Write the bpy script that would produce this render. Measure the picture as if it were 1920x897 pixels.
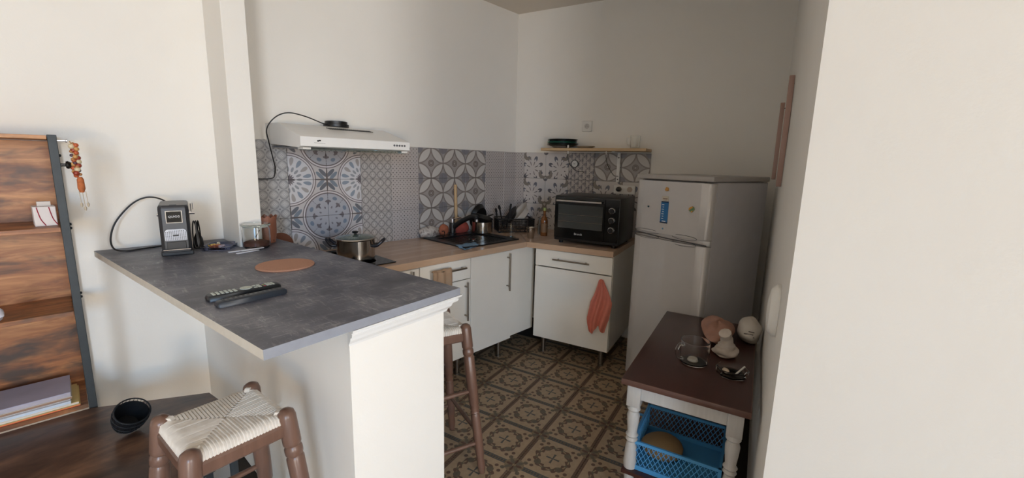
import bpy, bmesh, math, random
from mathutils import Vector, Matrix
from math import sin, cos, pi, radians, atan2, sqrt
R = random.Random(7)
for o in list(bpy.data.objects): bpy.data.objects.remove(o, do_unlink=True)
COL = bpy.context.scene.collection
SC = bpy.context.scene

# ------------------------------------------------------------ camera
cam_d = bpy.data.cameras.new('camera'); cam = bpy.data.objects.new('camera', cam_d); COL.objects.link(cam)
fv, rv, uv_ = Vector((.721, .672, -.168)), Vector((.685, -.728, .024)), Vector((.107, .132, .985))
yaw, pitch, roll = radians(43.002278), radians(-9.687313), radians(1.384313)
fv = Vector((cos(pitch) * cos(yaw), cos(pitch) * sin(yaw), sin(pitch)))
r0 = fv.cross(Vector((0, 0, 1))).normalized(); u0 = r0.cross(fv)
rv = r0 * cos(roll) + u0 * sin(roll); uv_ = -r0 * sin(roll) + u0 * cos(roll)
m = Matrix((rv, uv_, -fv)).transposed().to_4x4(); m.translation = Vector((-2.834, -2.631, 1.413))
cam.matrix_world = m
cam_d.sensor_width = 36; cam_d.lens = 794.537 / 1920 * 36
cam_d.shift_x = -.724 / 1920; cam_d.shift_y = -7.088 / 1920; cam_d.clip_start = .02
SC.camera = cam

# ------------------------------------------------------------ light
w = bpy.data.worlds.new('world'); SC.world = w; w.use_nodes = True
w.node_tree.nodes['Background'].inputs[0].default_value = (.62, .78, 1, 1)
w.node_tree.nodes['Background'].inputs[1].default_value = 1.0
def area(name, loc, target, sx, sy, power, color, spread=pi):
    l = bpy.data.lights.new(name, 'AREA'); l.shape = 'RECTANGLE'; l.size = sx; l.size_y = sy
    l.energy = power; l.color = color; l.spread = spread
    o = bpy.data.objects.new(name, l); COL.objects.link(o); o.location = loc
    o.rotation_euler = (Vector(target) - Vector(loc)).to_track_quat('-Z', 'Y').to_euler()
    return o
area('window_daylight', (-5.55, -7.0, 1.7), (-3.2, 0, -2.6), 1.2, 2.0, 92, (.36, .64, 1.0), radians(105))
area('ground_bounce_daylight', (-5.55, -6.98, .6), (-3.2, 0, 4.6), 1.2, .8, 54, (1.0, .74, .44), radians(110))
area('added_fill_light', (-2.5, -7.0, 1.4), (-1.9, 0, .9), 1.2, 1.8, 122, (.95, .92, .90))  # added fill lamp behind the camera, lifts the shaded kitchen walls
SC.view_settings.view_transform = 'Standard'; SC.view_settings.look = 'None'
SC.view_settings.exposure = -0.03; SC.view_settings.gamma = 1.0; SC.view_settings.use_curve_mapping = False

# ------------------------------------------------------------ node language
def lin(c):
    return tuple(((v / 255) / 12.92 if v / 255 <= .04045 else ((v / 255 + .055) / 1.055) ** 2.4) for v in c) + (1,)
class X:
    nt = None
    def __init__(s, v): s.v = v
def nd(t, **k):
    n = X.nt.nodes.new(t)
    for a, b in k.items(): setattr(n, a, b)
    return n
def put(sock, v):
    if isinstance(v, X): v = v.v
    if isinstance(v, bpy.types.NodeSocket): X.nt.links.new(v, sock)
    else: sock.default_value = v
def mth(op, *a):
    if not any(isinstance(q, X) and isinstance(q.v, bpy.types.NodeSocket) for q in a):
        a = [q.v if isinstance(q, X) else q for q in a]
    n = nd('ShaderNodeMath', operation=op)
    for i, q in enumerate(a): put(n.inputs[i], q)
    return X(n.outputs[0])
X.__add__ = lambda a, b: mth('ADD', a, b); X.__radd__ = lambda a, b: mth('ADD', b, a)
X.__sub__ = lambda a, b: mth('SUBTRACT', a, b); X.__rsub__ = lambda a, b: mth('SUBTRACT', b, a)
X.__mul__ = lambda a, b: mth('MULTIPLY', a, b); X.__rmul__ = lambda a, b: mth('MULTIPLY', b, a)
X.__truediv__ = lambda a, b: mth('DIVIDE', a, b)
X.__neg__ = lambda a: mth('MULTIPLY', a, -1.0)
X.__lt__ = lambda a, b: mth('LESS_THAN', a, b); X.__gt__ = lambda a, b: mth('GREATER_THAN', a, b)
def AB(a): return mth('ABSOLUTE', a)
def FR(a): return mth('FRACT', a)
def FL(a): return mth('FLOOR', a)
def SN(a): return mth('SINE', a)
def MX(a, b): return mth('MAXIMUM', a, b)
def MN(a, b): return mth('MINIMUM', a, b)
def LEN(a, b): return mth('SQRT', a * a + b * b)
def AT(a, b): return mth('ARCTAN2', a, b)
def MIX(f, a, b):
    n = nd('ShaderNodeMix', data_type='RGBA'); put(n.inputs[0], f); put(n.inputs[6], a); put(n.inputs[7], b)
    return X(n.outputs[2])
def UV():
    t = nd('ShaderNodeUVMap'); s = nd('ShaderNodeSeparateXYZ'); X.nt.links.new(t.outputs[0], s.inputs[0])
    return X(s.outputs[0]), X(s.outputs[1])
def OC(scale=(1, 1, 1), which='Object'):
    t = nd('ShaderNodeTexCoord'); mp = nd('ShaderNodeMapping'); mp.inputs['Scale'].default_value = scale
    X.nt.links.new(t.outputs[which], mp.inputs[0]); return mp.outputs[0]
def NZ(scale, detail=3, vec=None, rough=.5, dist=0):
    n = nd('ShaderNodeTexNoise'); n.inputs['Scale'].default_value = scale; n.inputs['Detail'].default_value = detail
    n.inputs['Roughness'].default_value = rough; n.inputs['Distortion'].default_value = dist
    if vec is None: vec = OC()
    X.nt.links.new(vec, n.inputs['Vector']); return X(n.outputs['Fac'])
def RMP(f, stops):
    n = nd('ShaderNodeValToRGB'); put(n.inputs[0], f); e = n.color_ramp.elements
    while len(e) < len(stops): e.new(.5)
    for q, (p, c) in zip(e, stops): q.position = p; q.color = c
    return X(n.outputs[0])
MATS = {}
def mat(name, fn, rough=.5, metal=0, bump=None, bstr=.2, bdist=.002, **kw):
    if name in MATS: return MATS[name]
    m = bpy.data.materials.new(name); m.use_nodes = True; X.nt = m.node_tree
    b = m.node_tree.nodes['Principled BSDF']
    c = fn() if callable(fn) else fn
    put(b.inputs['Base Color'], c)
    if callable(rough): rough = rough()
    put(b.inputs['Roughness'], rough); b.inputs['Metallic'].default_value = metal
    for k, v in kw.items(): b.inputs[k.replace('_', ' ')].default_value = v
    if bump:
        bn = nd('ShaderNodeBump'); bn.inputs['Strength'].default_value = bstr; bn.inputs['Distance'].default_value = bdist
        put(bn.inputs['Height'], bump()); X.nt.links.new(bn.outputs[0], b.inputs['Normal'])
    MATS[name] = m; return m
def plain(name, rgb, rough=.5, metal=0, var=.06, sc=12, **k):
    c = lin(rgb)
    d = tuple(v * (1 - var * 2) for v in c[:3]) + (1,); e = tuple(min(1, v * (1 + var)) for v in c[:3]) + (1,)
    return mat(name, lambda: MIX(NZ(sc, 3), d, e), rough, metal, **k)

PAINT = mat('painted_plaster', lambda: MIX(NZ(2.5, 4), lin((234, 229, 220)), lin((241, 237, 229))), .8,
            bump=lambda: NZ(140, 4) + NZ(18, 3) * 1.5, bstr=.25, bdist=.0015)
CEIL = mat('ceiling_paint', lambda: MIX(NZ(2, 3), lin((224, 214, 200)), lin((230, 221, 208))), .9, bump=lambda: NZ(60, 3), bstr=.1)
WHITE_GLOSS = plain('white_laminate', (242, 236, 224), .28, var=.015)
WHITE_PL = plain('white_plastic', (225, 222, 215), .35, var=.02)
WHITE_MET = plain('white_enamel', (236, 234, 230), .3, var=.015)
BLACK_PL = plain('black_plastic', (22, 22, 24), .4, var=.1)
BLACK_GL = plain('black_gloss', (14, 15, 16), .12, var=.1)
BLACK_MET = mat('black_painted_metal', lambda: MIX(NZ(30, 3), lin((44, 50, 54)), lin((58, 64, 67))), .5, .3)
STEEL = plain('stainless_steel', (190, 184, 176), .16, 1, var=.05)
BRUSHED = plain('brushed_steel', (150, 142, 132), .36, 1, var=.08)
CHROME = plain('chrome', (225, 225, 228), .08, 1, var=.02)
def glassmat(name, col=(245, 250, 248), rough=.02, ior=1.45):
    return mat(name, lambda: MIX(NZ(4), lin(col), lin(tuple(min(255, c + 3) for c in col))), rough, 0, Transmission_Weight=1.0, IOR=ior)
GLASS = glassmat('clear_glass', (252, 254, 253), .01, 1.33)
OVEN_GLASS = mat('smoked_glass', lambda: MIX(NZ(5), lin((30, 32, 32)), lin((38, 40, 40))), .05, 0, Transmission_Weight=.55, IOR=1.4)

def rustic():
    v = OC((1, 1, 1)); vs = OC((1.2, 9, 9))
    g = NZ(2.4, 5, vs, .65, .6); b = NZ(3.6, 4, OC((1, 1.7, 2.4)), .6, .4)
    base = RMP(g, [(.3, lin((96, 56, 34))), (.5, lin((154, 98, 58))), (.7, lin((204, 146, 92)))])
    dark = RMP(b, [(.50, (0, 0, 0, 1)), (.66, (1, 1, 1, 1))])
    return MIX(dark, base, lin((66, 50, 42)))
RUSTIC = mat('rustic_brown_board', rustic, .42, bump=lambda: NZ(8, 4, OC((1, 10, 10))), bstr=.15)
RUSTIC_DARK = mat('rustic_dark_top', lambda: RMP(NZ(3.4, 5, OC((1, 2.6, 2.6)), .62, .5), [(.36, lin((50, 38, 32))), (.5, lin((84, 62, 50))), (.68, lin((128, 96, 74)))]), .3)
def woodmat(name, a, b, rough=.4, st=(12, 12, 1), sc=3):
    return mat(name, lambda: MIX(NZ(sc, 5, OC(st), .6, .4), lin(a), lin(b)), rough, bump=lambda: NZ(sc * 2, 4, OC(st)), bstr=.08)
STOOLW = woodmat('walnut_stained_wood', (78, 56, 46), (128, 96, 80), .3)
TABLEW = woodmat('dark_mahogany_top', (50, 26, 22), (74, 40, 34), .3, (1, 8, 8), 4)
TABLEE = woodmat('worn_table_edge', (72, 46, 38), (104, 72, 60), .4, (1, 8, 8), 4)
PINE = woodmat('pale_pine', (186, 152, 110), (212, 182, 140), .5, (1.5, 12, 12))
GREYW = woodmat('grey_painted_wood', (176, 172, 166), (200, 196, 190), .55, (20, 20, 2), 5)
def slate():
    n1 = NZ(5, 6, None, .6); f = NZ(16, 6, OC((1, 6, 1)), .75); f2 = NZ(15, 6, OC((6, 1, 1)), .75); gate = NZ(5, 3)
    base = RMP(n1, [(.32, lin((68, 70, 82))), (.5, lin((92, 93, 104))), (.68, lin((128, 128, 136)))])
    s = MX(RMPf(f, .54, .66), RMPf(f2, .54, .66)) * RMPf(gate, .36, .56)
    return MIX(s * .8, base, lin((168, 166, 168)))
def RMPf(f, a, b):
    n = nd('ShaderNodeMapRange'); put(n.inputs[0], f); n.inputs[1].default_value = a; n.inputs[2].default_value = b
    return X(n.outputs[0])
SLATE = mat('slate_grey_laminate', slate, lambda: .30 + NZ(9, 4) * .22, bump=lambda: NZ(120, 3), bstr=.06)
SLATE_EDGE = mat('grey_laminate_edge', lambda: MIX(NZ(30, 4), lin((134, 137, 145)), lin((152, 154, 161))), .5)
RAWEDGE = mat('raw_chipboard_edge', lambda: MIX(NZ(40, 4), lin((196, 186, 170)), lin((214, 206, 192))), .8)
def oak():
    br = nd('ShaderNodeTexBrick'); X.nt.links.new(OC((1, 1, 1)), br.inputs['Vector'])
    br.inputs['Scale'].default_value = 1; br.inputs['Brick Width'].default_value = .55; br.inputs['Row Height'].default_value = .045
    br.inputs['Mortar Size'].default_value = .0006; br.inputs['Color1'].default_value = lin((192, 160, 136)); br.inputs['Color2'].default_value = lin((212, 182, 158))
    br.inputs['Mortar'].default_value = lin((150, 120, 98))
    return MIX(NZ(14, 4, OC((1, 14, 1))) * .6, X(br.outputs[0]), lin((196, 168, 146)))
OAK = mat('oak_block_laminate', oak, .22)
OAK_EDGE = mat('oak_edge_band', lambda: MIX(NZ(10, 4, OC((1, 1, 8))), lin((188, 156, 128)), lin((204, 172, 144))), .35)
FRIDGE = plain('silver_fridge_paint', (204, 200, 196), .36, .2, var=.03)
FRIDGE_D = plain('grey_fridge_side', (206, 203, 204), .5, .0, var=.04)

# ------------------------------------------------------------ tile prints (flat print on real tiles)
def pat_circles():   # big dial rings, one quarter each of two rings per tile
    u, v = UV()
    d0 = LEN(u, v); d1 = LEN(1 - u, 1 - v)
    c = MIX(NZ(6), lin((186, 180, 178)), lin((200, 194, 192)))
    # four pointed stars on the two other corners
    for (p, q) in ((1 - u, v), (u, 1 - v)):
        w = (p + q) * .7071; l = AB(p - q) * .7071
        e = ((w - .20) / .15); e2 = (l - .055 * 1.0) / .052
        c = MIX((e * e + e2 * e2) < 1.0, c, MIX(p > q, lin((108, 110, 116)), lin((124, 134, 144))))
        c = MIX(MN(p, q) < (.03 - w * .07), c, lin((120, 112, 110)))
    for d, rr in ((d0, .70), (d1, .70)):
        c = MIX(d < rr, c, lin((104, 94, 94))); c = MIX(d < rr - .022, c, lin((206, 200, 200)))
        c = MIX(d < rr - .062, c, lin((104, 94, 94)))
    # inside of dial with drops
    g0 = MIX(d0 < .62, c, lin((206, 204, 206)))
    th = AT(v, u) / (pi / 8); k = FL(th); lat = (FR(th) - .5) * (pi / 8) * d0
    e = (d0 - .48) / .11; e2 = lat / (.030 + (d0 - .37) * .16)
    alt = FR(k * .5) > .25
    g0 = MIX((e * e + e2 * e2) < 1.0, g0, MIX(alt, lin((138, 148, 160)), lin((164, 158, 155))))
    th2 = AT(v, u) / (pi / 8) + .5; lat2 = (FR(th2) - .5) * (pi / 8) * d0
    e = (d0 - .28) / .07; e2 = lat2 / .032
    g0 = MIX((e * e + e2 * e2) < 1.0, g0, lin((150, 152, 156)))
    g0 = MIX(d0 < (.13 + .03 * SN(AT(v, u) * 16.0)), g0, lin((108, 102, 106)))
    c = MIX(d0 < .62, c, g0)
    # inside of the compass disc
    g1 = lin((168, 168, 174)); p, q = 1 - u, 1 - v
    th = AT(q, p) / (pi / 4); lat = (FR(th + .5) - .5) * (pi / 4) * d1
    e = (d1 - .44) / .16; e2 = lat / (.014 + .02 * SN(d1 * 22.0)); c1 = MIX((e * e + e2 * e2) < 1.0, g1, lin((104, 98, 104)))
    e = (d1 - .40) / .035; e2 = lat / .085; c1 = MIX((e * e + e2 * e2) < 1.0, c1, lin((112, 106, 110)))
    lat = (FR(th) - .5) * (pi / 4) * d1
    e = (d1 - .50) / .06; e2 = lat / .08; c1 = MIX((e * e + e2 * e2) < .7, c1, lin((118, 130, 146)))
    e = (d1 - .24) / .035; e2 = lat / .022; c1 = MIX((e * e + e2 * e2) < 1.0, c1, lin((118, 116, 122)))
    return MIX(d1 < .61, c, c1)
def pat_petals():
    u, v = UV(); p = .5 - AB(u - .5); q = .5 - AB(v - .5)
    dc = LEN(p, q); dm = LEN(.5 - p, .5 - q)
    c = MIX(NZ(5), lin((156, 149, 145)), lin((168, 160, 156)))
    star = AB(p * q)
    c = MIX(dc < .5, c, MIX(star < .012, lin((140, 136, 137)), lin((162, 156, 153))))
    c = MIX(dc < .18, c, lin((128, 126, 130)))
    ln = MN(AB(dc - .5), AB(dm - .5))
    c = MIX(ln < .020, c, lin((134, 124, 118)))
    ves = MX(dc, dm)
    c = MIX(ves < .475, c, lin((200, 195, 190)))
    ring = MN(AB(dm - .10), AB(dm - .055)); c = MIX(ring < .014, c, lin((104, 92, 86)))
    return c
def pat_lattice():
    u, v = UV(); a = u * 4; b = v * 4
    p = FR(a + b * 1.0); q = FR(a - b)
    c = MIX(NZ(5), lin((172, 170, 168)), lin((184, 182, 180)))
    cx = FR(a) - .5; cy = FR(b) - .5; d = LEN(cx, cy)
    c = MIX(AB(d - .44) < .045, c, lin((144, 142, 142)))
    c = MIX(MN(AB(p - .5), AB(q - .5)) < .05, c, lin((156, 154, 154)))
    di = AB(cx) + AB(cy); c = MIX(di < .24, c, lin((198, 196, 194)))
    c = MIX(MN(LEN(AB(cx) - .10, cy), LEN(cx, AB(cy) - .10)) < .03, c, lin((98, 92, 94)))
    ex = FR(a + .5) - .5; ey = FR(b + .5) - .5
    c = MIX(LEN(ex, ey) < .07, c, lin((110, 106, 108)))
    return c
def pat_lattice2():
    u, v = UV(); a = u * 4; b = v * 4
    c = MIX(NZ(5), lin((170, 164, 160)), lin((182, 176, 172)))
    cx = FR(a) - .5; cy = FR(b) - .5
    c = MIX(MN(AB(FR(a + b) - .5), AB(FR(a - b) - .5)) < .06, c, lin((142, 136, 134)))
    c = MIX(AB(LEN(cx, cy) - .40) < .05, c, lin((136, 132, 130)))
    c = MIX(AB(cx) + AB(cy) < .2, c, lin((190, 186, 182)))
    c = MIX(LEN(AB(cx) - .12, cy) < .045, c, lin((104, 98, 98)))
    return c
def pat_dots():
    u, v = UV(); a = u * 8; b = v * 8
    c = MIX(NZ(5), lin((180, 172, 168)), lin((190, 182, 178)))
    cx = AB(FR(a) - .5); cy = AB(FR(b) - .5)
    c = MIX(MX(cx, cy) + MN(cx, cy) * .6 < .16, c, lin((92, 86, 86)))
    ex = AB(FR(a + .5) - .5); ey = AB(FR(b + .5) - .5)
    c = MIX(MX(ex, ey) + MN(ex, ey) * 1.4 < .17, c, lin((118, 110, 110)))
    return c
def pat_leaves():
    u, v = UV()
    c = MIX(NZ(5), lin((196, 189, 184)), lin((206, 199, 194)))
    # fan of petals from (.42,.40)
    x = u - .40; y = v - .38; d = LEN(x, y); th = AT(y, x) / (pi / 4); lat = (FR(th) - .5) * (pi / 4) * d
    on = MX(x, y) > .0
    e = (d - .40) / .105; e2 = lat / .075
    c = MIX(MN(on, (e * e + e2 * e2) < 1.0), c, MIX(y > x, lin((96, 94, 100)), lin((108, 108, 118))))
    e = (d - .22) / .11; e2 = lat / .014
    c = MIX(MN(on, (e * e + e2 * e2) < 1.0), c, lin((80, 72, 74)))
    e = (d - .33) / .05; e2 = lat / .035
    c = MIX(MN(on, (e * e + e2 * e2) < 1.0), c, lin((204, 198, 194)))
    # curling border leaves
    for px, py in ((.16, .86), (.86, .16)):
        dd = LEN(u - px, v - py); d2 = LEN(u - px - .07, v - py - .07)
        c = MIX(MN(dd < .17, d2 > .13), c, lin((132, 124, 116)))
    # corner star
    k = LEN(u, v); th = AT(v, u) / (pi / 6); lat = (FR(th + .5) - .5) * (pi / 6) * k
    c = MIX(MN(k < .26, AB(lat) < (.05 - k * .17)), c, lin((92, 88, 94)))
    k = LEN(1 - u, 1 - v); c = MIX(k < .10, c, lin((112, 108, 112)))
    c = MIX(LEN(u - .30, v - .16) < .025, c, lin((80, 72, 74))); c = MIX(LEN(u - .16, v - .30) < .025, c, lin((80, 72, 74)))
    return c
def pat_checks():
    u, v = UV(); a = FR(u * 7); b = FR(v * 7)
    c = MIX(NZ(5), lin((184, 176, 170)), lin((194, 186, 180)))
    k = FR((FL(u * 7) + FL(v * 7)) * .5) > .25
    t = MIX(k, MIX(a > b, lin((186, 178, 172)), lin((116, 112, 116))), MIX(a + b > 1.0, lin((190, 182, 176)), lin((134, 128, 130))))
    return MIX(MN(AB(a - .5), AB(b - .5)) < .05, t, c)
TB = dict(bump=lambda: NZ(4, 1), bstr=.0)
PM = {k: mat('printed_tile_' + k, f, .3) for k, f in dict(circles=pat_circles, petals=pat_petals, lattice=pat_lattice,
      lattice_fine=pat_lattice2, dots=pat_dots, leaves=pat_leaves, checks=pat_checks).items()}
def pat_floor():
    u, v = UV(); x = u - .5; y = v - .5; r = LEN(x, y); th = AT(y, x)
    n = NZ(60, 3, OC((1, 1, 1)))
    c = MIX(n, lin((146, 124, 98)), lin((178, 154, 124)))
    wear = NZ(2.2, 4, OC((1, 1, 1), 'Object'))
    olive = MIX(n, lin((74, 66, 54)), lin((112, 100, 82))); brown = MIX(n, lin((80, 58, 46)), lin((108, 82, 66))); teal = MIX(n, lin((58, 60, 60)), lin((92, 88, 82)))
    # wreath of leaves
    w = SN(th * 12.0 + r * 26.0)
    c = MIX(AB(r - .285) < (.045 + .022 * w), c, MIX(w > -.2, olive, brown))
    c = MIX(MN(AB(r - .285) < .012, SN(th * 12.0) > .1), c, lin((150, 130, 100)))
    for k in range(4):
        a = pi / 4 + k * pi / 2
        c = MIX(LEN(x - .285 * cos(a), y - .285 * sin(a)) < .062, c, olive)
        # sprigs that leave the wreath towards the corners
        for s in (-1, 1):
            ox, oy = .42 * cos(a + s * .16), .42 * sin(a + s * .16)
            c = MIX(LEN(x - ox, y - oy) < .035, c, brown)
        ox, oy = .50 * cos(a), .50 * sin(a)
        c = MIX(LEN(x - ox, y - oy) < .04, c, olive)
    # plus in the middle
    ax = AB(x); ay = AB(y)
    c = MIX(MN(MX(ax, ay) < .125, MN(ax, ay) < (.010 + MX(ax, ay) * .09)), c, teal)
    # border bands with beads, four leaved flower on the corners
    b = .5 - MX(ax, ay); t = MN(ax, ay)
    bead = SN(t * 120.0)
    c = MIX(b < .05, c, MIX(ax > ay, brown, teal))
    c = MIX(MN(b < .03, bead > .55), c, lin((112, 94, 72)))
    px = .5 - ax; py = .5 - ay; k = LEN(px, py)
    c = MIX(k < .17, c, MIX(n, lin((104, 88, 66)), lin((140, 120, 92))))
    l = AB(px - py) * .7071; wv = (px + py) * .7071; e = (wv - .10) / .075; e2 = l / .034
    c = MIX((e * e + e2 * e2) < 1.0, c, olive)
    e = (MX(px, py) - .09) / .06; e2 = MN(px, py) / .032
    c = MIX((e * e + e2 * e2) < 1.0, c, brown)
    c = MIX(k < .03, c, lin((150, 130, 100)))
    return c
FLOORM = mat('cement_floor_tile', pat_floor, lambda: .38 + NZ(5, 3) * .2)
GROUT = plain('dark_grout', (92, 86, 82), .9)
FGROUT = plain('floor_grout', (62, 54, 46), .9)

# ------------------------------------------------------------ mesh builder
class MB:
    def __init__(s): s.bm = bmesh.new(); s.mi = 0; s.T = Matrix.Identity(4); s.uv = None
    def _v(s, p): return s.bm.verts.new(s.T @ Vector(p))
    def _f(s, vs):
        try: f = s.bm.faces.new(vs)
        except ValueError: return None
        f.material_index = s.mi; return f
    def box(s, x0, x1, y0, y1, z0, z1, bev=0, seg=1):
        v = [s._v((x, y, z)) for z in (z0, z1) for y in (y0, y1) for x in (x0, x1)]
        fs = [s._f([v[i] for i in q]) for q in ((0, 2, 3, 1), (4, 5, 7, 6), (0, 1, 5, 4), (2, 6, 7, 3), (0, 4, 6, 2), (1, 3, 7, 5))]
        if bev:
            es = list({e for f in fs for e in f.edges})
            r = bmesh.ops.bevel(s.bm, geom=es, offset=bev, segments=seg, affect='EDGES', profile=.5)
            for f in r['faces']: f.material_index = s.mi
        return s
    def loft(s, rings, cap=True, closed=True):
        R_ = [[s._v(p) for p in r] for r in rings]
        n = len(R_[0])
        for a, b in zip(R_[:-1], R_[1:]):
            for i in range(n if closed else n - 1):
                s._f([a[i], a[(i + 1) % n], b[(i + 1) % n], b[i]])
        if cap and closed:
            s._f(list(reversed(R_[0]))); s._f(R_[-1])
        return s
    def lathe(s, prof, n=24, c=(0, 0, 0), sx=1, sy=1, cap=True):
        return s.loft([[(c[0] + r * sx * cos(2 * pi * i / n), c[1] + r * sy * sin(2 * pi * i / n), c[2] + z) for i in range(n)] for r, z in prof], cap)
    def tube(s, pts, r, n=8, cap=True, flat=1.0):
        pts = [Vector(p) for p in pts]; rings = []; up = None
        for i, p in enumerate(pts):
            t = (pts[min(i + 1, len(pts) - 1)] - pts[max(i - 1, 0)]).normalized()
            if up is None:
                up = Vector((0, 0, 1)) if abs(t.z) < .9 else Vector((1, 0, 0))
            a = t.cross(up)
            if a.length < 1e-5: a = t.orthogonal()
            a.normalize(); up = a.cross(t).normalized()
            rr = r[i] if isinstance(r, (list, tuple)) else r
            rings.append([tuple(p + a * rr * cos(2 * pi * k / n) + up * rr * flat * sin(2 * pi * k / n)) for k in range(n)])
        return s.loft(rings, cap)
    def prism(s, poly, z0, z1, bev=0):
        a = [s._v((x, y, z0)) for x, y in poly]; b = [s._v((x, y, z1)) for x, y in poly]; n = len(poly)
        fs = [s._f(list(reversed(a))), s._f(b)] + [s._f([a[i], a[(i + 1) % n], b[(i + 1) % n], b[i]]) for i in range(n)]
        if bev:
            es = list({e for f in fs if f for e in f.edges})
            bmesh.ops.bevel(s.bm, geom=es, offset=bev, segments=1, affect='EDGES')
        return s
    def sheet(s, fn, nu, nv, th=0):
        g = [[s._v(fn(i / nu, j / nv)) for j in range(nv + 1)] for i in range(nu + 1)]
        fs = [s._f([g[i][j], g[i + 1][j], g[i + 1][j + 1], g[i][j + 1]]) for i in range(nu) for j in range(nv)]
        if th:
            bmesh.ops.recalc_face_normals(s.bm, faces=[f for f in fs if f])
            bmesh.ops.solidify(s.bm, geom=[f for f in fs if f], thickness=th)
        return s
    def done(s, name, mats, parent=None, smooth=True, ang=38, loc=None, rotz=0, sub=0):
        if not isinstance(mats, (list, tuple)): mats = [mats]
        bmesh.ops.recalc_face_normals(s.bm, faces=s.bm.faces)
        if smooth:
            for f in s.bm.faces: f.smooth = True
            for e in s.bm.edges:
                if len(e.link_faces) != 2 or e.calc_face_angle(0) > radians(ang): e.smooth = False
        me = bpy.data.meshes.new(name); s.bm.to_mesh(me); s.bm.free()
        for m_ in mats: me.materials.append(m_)
        o = bpy.data.objects.new(name, me); COL.objects.link(o)
        if parent: o.parent = parent
        if loc: o.location = loc
        if rotz: o.rotation_euler.z = rotz
        if sub: md = o.modifiers.new('sub', 'SUBSURF'); md.levels = sub; md.render_levels = sub
        return o
def tag(o, label, cat, group=None):
    o['label'] = label; o['category'] = cat
    if group: o['group'] = group
    return o
def thing(name, label, cat, loc=(0, 0, 0), rotz=0, group=None):
    o = bpy.data.objects.new(name, None); COL.objects.link(o); o.empty_display_size = .05
    o.location = loc; o.rotation_euler = (0, 0, rotz); return tag(o, label, cat, group)
def struct(o): o['kind'] = 'structure'; return o
def lab(o, l): o['label'] = l; return o
def copy_tree(o, parent=None):
    c = o.copy(); COL.objects.link(c); c.parent = parent
    if parent: c.matrix_parent_inverse = o.matrix_parent_inverse.copy()
    for ch in list(o.children): copy_tree(ch, c)
    return c
def text(body, size, parent, loc, rot, m_, name='lettering', depth=.0006, align='CENTER'):
    cu = bpy.data.curves.new(name, 'FONT'); cu.body = body; cu.size = size; cu.extrude = depth; cu.align_x = align; cu.align_y = 'CENTER'; cu.resolution_u = 2
    t = bpy.data.objects.new(name, cu); me = bpy.data.meshes.new_from_object(t); bpy.data.objects.remove(t); bpy.data.curves.remove(cu)
    me.materials.clear(); me.materials.append(m_); o = bpy.data.objects.new(name, me); COL.objects.link(o)
    o.parent = parent; o.location = loc; o.rotation_euler = rot; return o
def smoothpath(pts, n=8):
    P = [Vector(p) for p in pts]; out = []
    P = [P[0] * 2 - P[1]] + P + [P[-1] * 2 - P[-2]]
    for i in range(1, len(P) - 2):
        for k in range(n):
            t = k / n; a, b, c, d = P[i - 1:i + 3]
            out.append(.5 * ((2 * b) + (c - a) * t + (2 * a - 5 * b + 4 * c - d) * t * t + (3 * b - a - 3 * c + d) * t ** 3))
    out.append(P[-2]); return out

AB_ = radians(-76); dB = Vector((cos(AB_), sin(AB_), 0)); nB = Vector((-cos(radians(14)), -sin(radians(14)), 0))
def PB(t, off, z=0): return dB * t + nB * off + Vector((0, 0, z))      # point near the back wall: along it, off it, height
K2 = dB * 2.015; AC = radians(193); dC = Vector((cos(AC), sin(AC), 0)); nC = Vector((-sin(radians(13)), cos(radians(13)), 0))
def PC(s, off, z=0): return K2 + dC * s + nC * off + Vector((0, 0, z))
JAMB = K2 + dC * 2.17; DD = Vector((cos(radians(-97)), sin(radians(-97)), 0))
ZC = 2.66

# ------------------------------------------------------------ setting
def wallseg(name, a, b, out, th=.12, z0=0, z1=ZC, m_=PAINT):
    a = Vector(a); b = Vector(b); o_ = Vector(out) * th
    q = MB(); q.prism([(a.x, a.y), (b.x, b.y), (b.x + o_.x, b.y + o_.y), (a.x + o_.x, a.y + o_.y)], z0, z1)
    return struct(q.done(name, m_, smooth=False))
wall_left = wallseg('wall_left', (-6.5, 0, 0), (.05, 0, 0), (0, 1, 0))
wall_back = wallseg('wall_back', (0, 0, 0), K2 + dB * .12, -nB)
wall_right = wallseg('wall_right', K2, JAMB - dC * .002, -nC, .14)
de = JAMB + DD * 4.95
wall_near = wallseg('wall_near', JAMB, de, Vector((cos(radians(-7)), sin(radians(-7)), 0)), .14)
wall_side = struct(MB().box(-6.62, -6.5, -7.3, .12, 0, ZC).done('wall_far_left', PAINT, smooth=False))
q = MB()
for x0, x1 in ((-6.5, -6.25), (-4.85, -3.2), (-1.8, .6)): q.box(x0, x1, -7.32, -7.2, 0, ZC)
for x0, x1 in ((-6.25, -4.85), (-3.2, -1.8)): q.box(x0, x1, -7.32, -7.2, 2.5, ZC).box(x0, x1, -7.32, -7.2, 0, .25)
struct(q.done('wall_rear', PAINT, smooth=False))
for wn, wx in (('window_1', -5.55), ('added_window', -2.5)):  # the right-hand window is invented, out of view, to go with the fill lamp
    win = struct(bpy.data.objects.new(wn, None)); COL.objects.link(win); win.location = (wx, -7.26, .25)
    q = MB()
    for x in (-.70, -.03, .64): q.box(x, x + .06, -.03, .03, 0, 2.25, .004)
    for z in (0, 1.1, 2.19): q.box(-.70, .70, -.025, .025, z, z + .06, .004)
    q.done('window_frame', WHITE_MET, win)
    MB().box(-.67, .67, -.003, .003, .03, 2.2).done('pane', GLASS, win)
struct(MB().box(-6.6, 1.1, -7.3, .1, ZC, ZC + .1).done('ceiling', CEIL, smooth=False))
floor = struct(MB().box(-6.6, 1.1, -7.3, .1, -.06, -.004).done('floor', FGROUT, smooth=False))
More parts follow.
